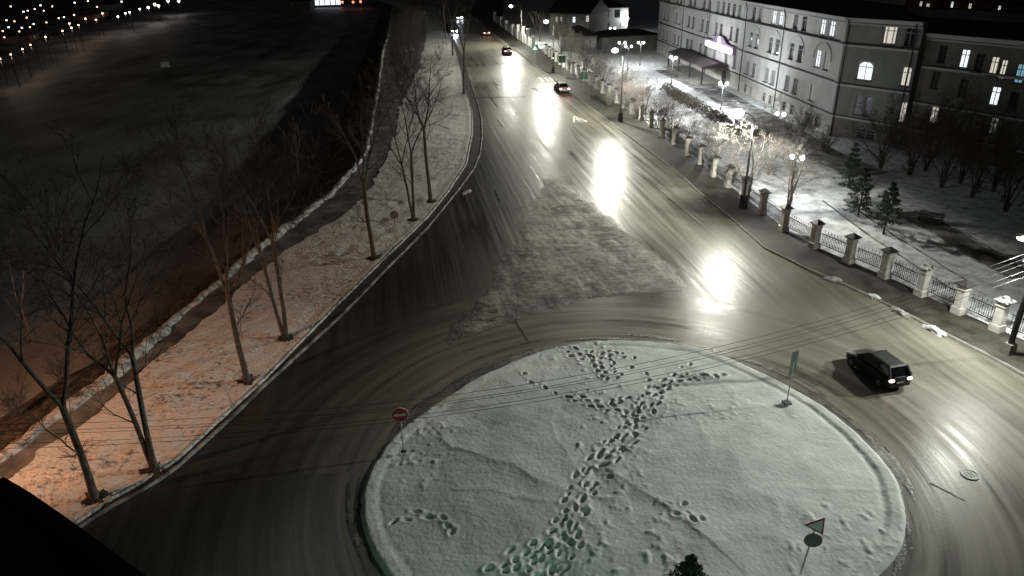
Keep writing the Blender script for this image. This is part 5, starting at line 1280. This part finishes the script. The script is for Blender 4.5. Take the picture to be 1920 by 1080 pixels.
# heaps of cleared snow along the right-hand kerb
def heap(label, a, b, h, seed, mat='snow'):
    p = G(*a, 0.12); q = G(*b, 0.12); c = (p + q) / 2; d = q - p; L_ = float(np.linalg.norm(d)) / 2 + .15; rg = random.Random(seed)
    n, m = 30, 10; vs = [(0, 0, h)]; fs = []
    for i in range(1, m):
        f = i / (m - 1)
        for k in range(n):
            an = 6.2832 * k / n; k_ = 1 + rg.gauss(0, .16)
            vs.append((L_ * f * k_ * math.cos(an), 0.26 * f * k_ * math.sin(an), h * (1 - f ** 1.6) + rg.gauss(0, h * .10) * (1 - f) - 0.08 * (f > 0.95)))
    for k in range(n):
        k2 = (k + 1) % n; fs.append((0, 1 + k, 1 + k2))
        for i in range(m - 2): a0 = 1 + i * n; fs.append((a0 + k, a0 + n + k, a0 + n + k2, a0 + k2))
    vs = [(x + .10 * float(fbm(x * 4, y * 4, seed + 60)), y + .2 * float(fbm(x * 4 + 9, y * 4, seed + 61)), z + 0.5 * h * float(fbm(x * 5, y * 5, seed + 62, 3))) for x, y, z in vs]
    o = put('snow_heap', MB().add(vs, fs).mesh('snow_heap', mat, True), None, tuple(c), math.atan2(d[1], d[0])); o.location.z = 0.10
    tag(o, label, 'snow heap', 'small snow heaps along the right kerb')
heap('white snow heap on the kerb in line with the fourth visible pillar', (1552, 520), (1576, 526), .18, 2, 'ridge_snow')
heap('low snow heap on the kerb, left of the overhead wires', (1632, 552), (1648, 560), .18, 3); heap('broken snow heap where the wires cross the kerb', (1676, 578), (1702, 592), .2, 4, 'ridge_snow')
heap('long bright snow heap on the kerb above the black hatchback', (1736, 610), (1772, 628), .22, 5)
heap('dirty snow lump on the road beyond the verge bend', (868, 362), (882, 356), .12, 7, 'ridge_snow')
# bench and kerbed walk in the courtyard
p = T(1742, 420); t = thing('park_bench', 'dark park bench in the unlit courtyard behind the fence', 'bench', tuple(p), R(-40))
for k in range(4): MB().box((0, -.18 + .12 * k, .45), (1.8, .10, .04)).build('seat_slat', 'bark', t)
for k in range(3): MB().box((0, .24 + .03 * k, .58 + .13 * k), (1.8, .04, .10)).build('back_slat', 'bark', t)
for s in (-.75, .75):
    MB().box((s, 0, .22), (.07, .45, .42)).build('leg', 'iron', t); MB().bar((s, .2, .42), (s, .34, .95), .06).build('back_support', 'iron', t)
def walk(name, pts, w, mat, z=0.32, kerbs=True):
    P_ = [np.array(G2(*p, 0.3)) for p in pts]; c = []
    for i in range(len(P_) - 1):
        for s in np.linspace(0, 1, 14, endpoint=False): c.append(P_[i] + (P_[i + 1] - P_[i]) * s)
    c.append(P_[-1]); c = np.array(c); k = np.ones(9) / 9
    pad = np.r_[np.repeat(c[:1], 4, 0), c, np.repeat(c[-1:], 4, 0)]; c = np.stack([np.convolve(pad[:, i], k, 'valid') for i in (0, 1)], 1)
    d = np.gradient(c, axis=0); d /= np.linalg.norm(d, axis=1, keepdims=True); n = np.stack([-d[:, 1], d[:, 0]], 1)
    off = np.array([-w, -w * 0.5, 0, w * 0.5, w])
    X = c[:, :1] + n[:, :1] * off; Y = c[:, 1:] + n[:, 1:] * off
    zz = court_z(X, Y).max(1, keepdims=True) + 0.06
    tag(grid_mesh(name, X, Y, np.repeat(zz, 5, 1), mat), kind='structure')
    if kerbs:
        for s in (-1, 1):
            mb = MB(); mb.tube([(c[i, 0] + n[i, 0] * w * s, c[i, 1] + n[i, 1] * w * s, zz[i, 0] + 0.02) for i in range(len(c))], 0.07, 4); o = mb.build(name + '_edging', 'kerb'); tag(o, kind='structure')
walk('courtyard_walk', [(1560, 372), (1600, 402), (1650, 440), (1710, 478), (1800, 530)], 0.9, 'court_snow')
walk('courtyard_walk', [(1690, 395), (1760, 425), (1840, 475), (1930, 520)], 1.1, 'path')
walk('facade_walk', [(1245, 128), (1300, 152), (1400, 205), (1470, 243), (1545, 292), (1640, 330)], 2.2, 'dirty_walk', kerbs=False)

# ================================================================== far bank: lamps and small buildings
def far_lamp(px_, py_, z, mat, watts, label, group, r_=0.5):
    p = G(px_, py_, z); gz = -3.0
    t = thing('far_lamp', label, 'street lamp', (p[0], p[1], gz), 0, group)
    h = z - gz; MB().tube([(0, 0, -1), (0, 0, h)], [0.06, 0.05], 5).build('pole', 'iron', t)
    MB().sphere((0, 0, h), (r_, r_, r_ * .8), 8, 6).build('lantern', mat, t, True)
    if watts: lamp_light('lamp_light', 'POINT', (0, -0.2, h - 0.7), watts, (1.0, 0.72, 0.52) if mat == 'far_sodium' else (1.0, 0.9, 0.86), 0.3, t)
near = [(0, 110), (20, 102), (42, 92), (57, 84), (85, 69), (117, 58), (130, 44), (134, 52), (160, 35), (147, 47), (180, 37), (192, 25), (221, 31), (235, 25), (243, 23), (262, 17), (278, 14), (290, 8), (297, 11), (315, 2), (335, 2)]
for k, (x, y) in enumerate(near):
    d = G(x, y, 4)[1]
    big = x > 275
    far_lamp(x, y, 1.6 + (k * 37 % 10) * .12, 'far_led' if x > 215 else 'far_sodium', 90 if not big else 160, 'white street lamp close to the shore of the far bank' if x > 215 else 'warm street lamp close to the shore of the far bank', 'white shore lamps' if x > 215 else 'warm shore lamps', 0.0013 * d * (1.4 if big else 1.0))
back = [(12, 38), (27, 40), (50, 33), (16, 51), (5, 58), (8, 70), (41, 52), (36, 59), (56, 51), (63, 45), (87, 42), (110, 34), (120, 32), (139, 28), (182, 13), (140, 5), (52, 20), (65, 17), (76, 10), (82, 20), (165, 2), (44, 22), (98, 12), (20, 12), (228, 3)]
for k, (x, y) in enumerate(back):
    d = G(x, y, 6)[1]; far_lamp(x, y, 6.0, 'far_led' if k % 3 == 0 else 'far_sodium', 0, 'small distant lamp in the town behind the far bank', 'town lamps behind the far bank', 0.0009 * d)
def far_house(label, l, r_, h, mat, wins):
    house('riverside_hut', label, G2(*l, -3.0), G2(*r_, -3.0), 7, h, mat, 'roof', 1.2, wins)
far_house('small orange-lit hut on the far bank, left of the two', (64, 98), (80, 92), 1.5, 'brick_far', [(0.5, 0.2, .8, .9, 'lit_warm', 'frame_dark')])
far_house('orange-lit hut on the far bank, right of the two', (180, 52), (207, 43), 1.4, 'brick_far', [(0.3, 0.2, 1, .9, 'lit_warm', 'frame_dark'), (0.7, 0.2, 1, .9, 'lit_warm', 'frame_dark')])
far_house('pale green kiosk among the shore lamps of the far bank', (219, 32), (233, 27), 2.2, 'plaster_dim', [])
# lit pavilion at the bend of the river, top of the view
p = G(580, 14, -4); q = G(640, 12, -4); d = q - p; L_ = float(np.linalg.norm(d))
t = thing('pavilion', 'flat-roofed pavilion with a bright glass front at the river bend, top of view', 'building', (p[0], p[1], -4.2), math.atan2(d[1], d[0]))
MB().box((L_ / 2, 4, 0.5), (L_ + 1, 9, 1.0)).build('platform', 'plinth', t)
for k in range(6): MB().box((L_ * (k + .5) / 6, 0.1, 3.0), (L_ / 6 - .4, .1, 3.8)).build('glass_panel', 'pavilion_glow', t)
for k in range(7): MB().box((L_ * k / 6, 0, 3.0), (.35, .4, 4.0)).build('post', 'iron', t)
MB().box((L_ / 2, 4, 5.3), (L_ + 2, 10, .6)).build('roof', 'roof', t); MB().box((L_ / 2, 8, 3), (L_, .4, 4)).build('back_wall', 'plaster_dim', t)
p2 = G(545, 16, -4)
o = house('dark_kiosk', 'dark kiosk left of the bright pavilion at the river bend', (p2[0], p2[1]), (p2[0] + 10, p2[1] - 2), 7, 3.5, 'plaster_dim', 'roof', 1.2, [(0.3, 0.8, 1.2, 1.2, 'glass', 'frame_dark')])[0]; o.location.z = -4
for k, (x, y) in enumerate(((642, 4), (662, 4), (676, 3))):
    p = G(x, y, -1); t = thing('red_lamp', ('left', 'middle', 'right')[k] + ' one of three small red lamps right of the pavilion', 'lamp', (p[0], p[1], -4.2), 0, 'red lamps by the pavilion')
    MB().tube([(0, 0, 0), (0, 0, 3)], .12, 5).build('pole', 'steel', t); MB().sphere((0, 0, 3.2), .55, 8, 6).build('lantern', 'far_red', t, True)
# drift boat lying on the ice
p = G(310, 124, -4); t = thing('ice_hut', 'small pale fishing shelter far out on the dark ice', 'tent', (p[0], p[1], -4.2), 0.4)
MB().add([(-1.1, -.8, 0), (1.1, -.8, 0), (1.1, .8, 0), (-1.1, .8, 0), (-.9, 0, 1.2), (.9, 0, 1.2)], [(0, 1, 5, 4), (1, 2, 5), (2, 3, 4, 5), (3, 0, 4)]).build('canvas', 'trim', t); MB().box((1.02, 0, .4), (.03, .5, .7)).build('flap', 'frame_dark', t)

# ---- dark roof of the near building, lower left, under the camera
zt = 13.5
rp_ = [G2(-60, 880, zt), G2(0, 918, zt), G2(55, 952, zt), G2(128, 1004, zt), G2(300, 1135, zt), G2(420, 1260, zt), (-6, 1.0), (-30, 1.0)]
t = thing('near_roof', 'dark roof corner of the near building at the lower left of the view', 'building', (rp_[3][0], rp_[3][1], 0))
bx_, by_ = rp_[3]
MB().prism([(x - bx_, y - by_) for x, y in rp_], 0, zt).build('wall', 'plaster_dim', t)
MB().prism([(x - bx_, y - by_) for x, y in rp_], zt + .003, zt + .06).build('roof', 'roof', t)
for k in range(3):
    a, b = rp_[k + 1], rp_[k + 2]; ln = math.dist(a, b)
    o = MB().box((0, 0, 0), (ln * 0.98, .18, .12)).build('parapet', 'roof', t); o.location = ((a[0] + b[0]) / 2 - bx_, (a[1] + b[1]) / 2 - by_, zt + .10); o.rotation_euler = (0, 0, math.atan2(b[1] - a[1], b[0] - a[0]))
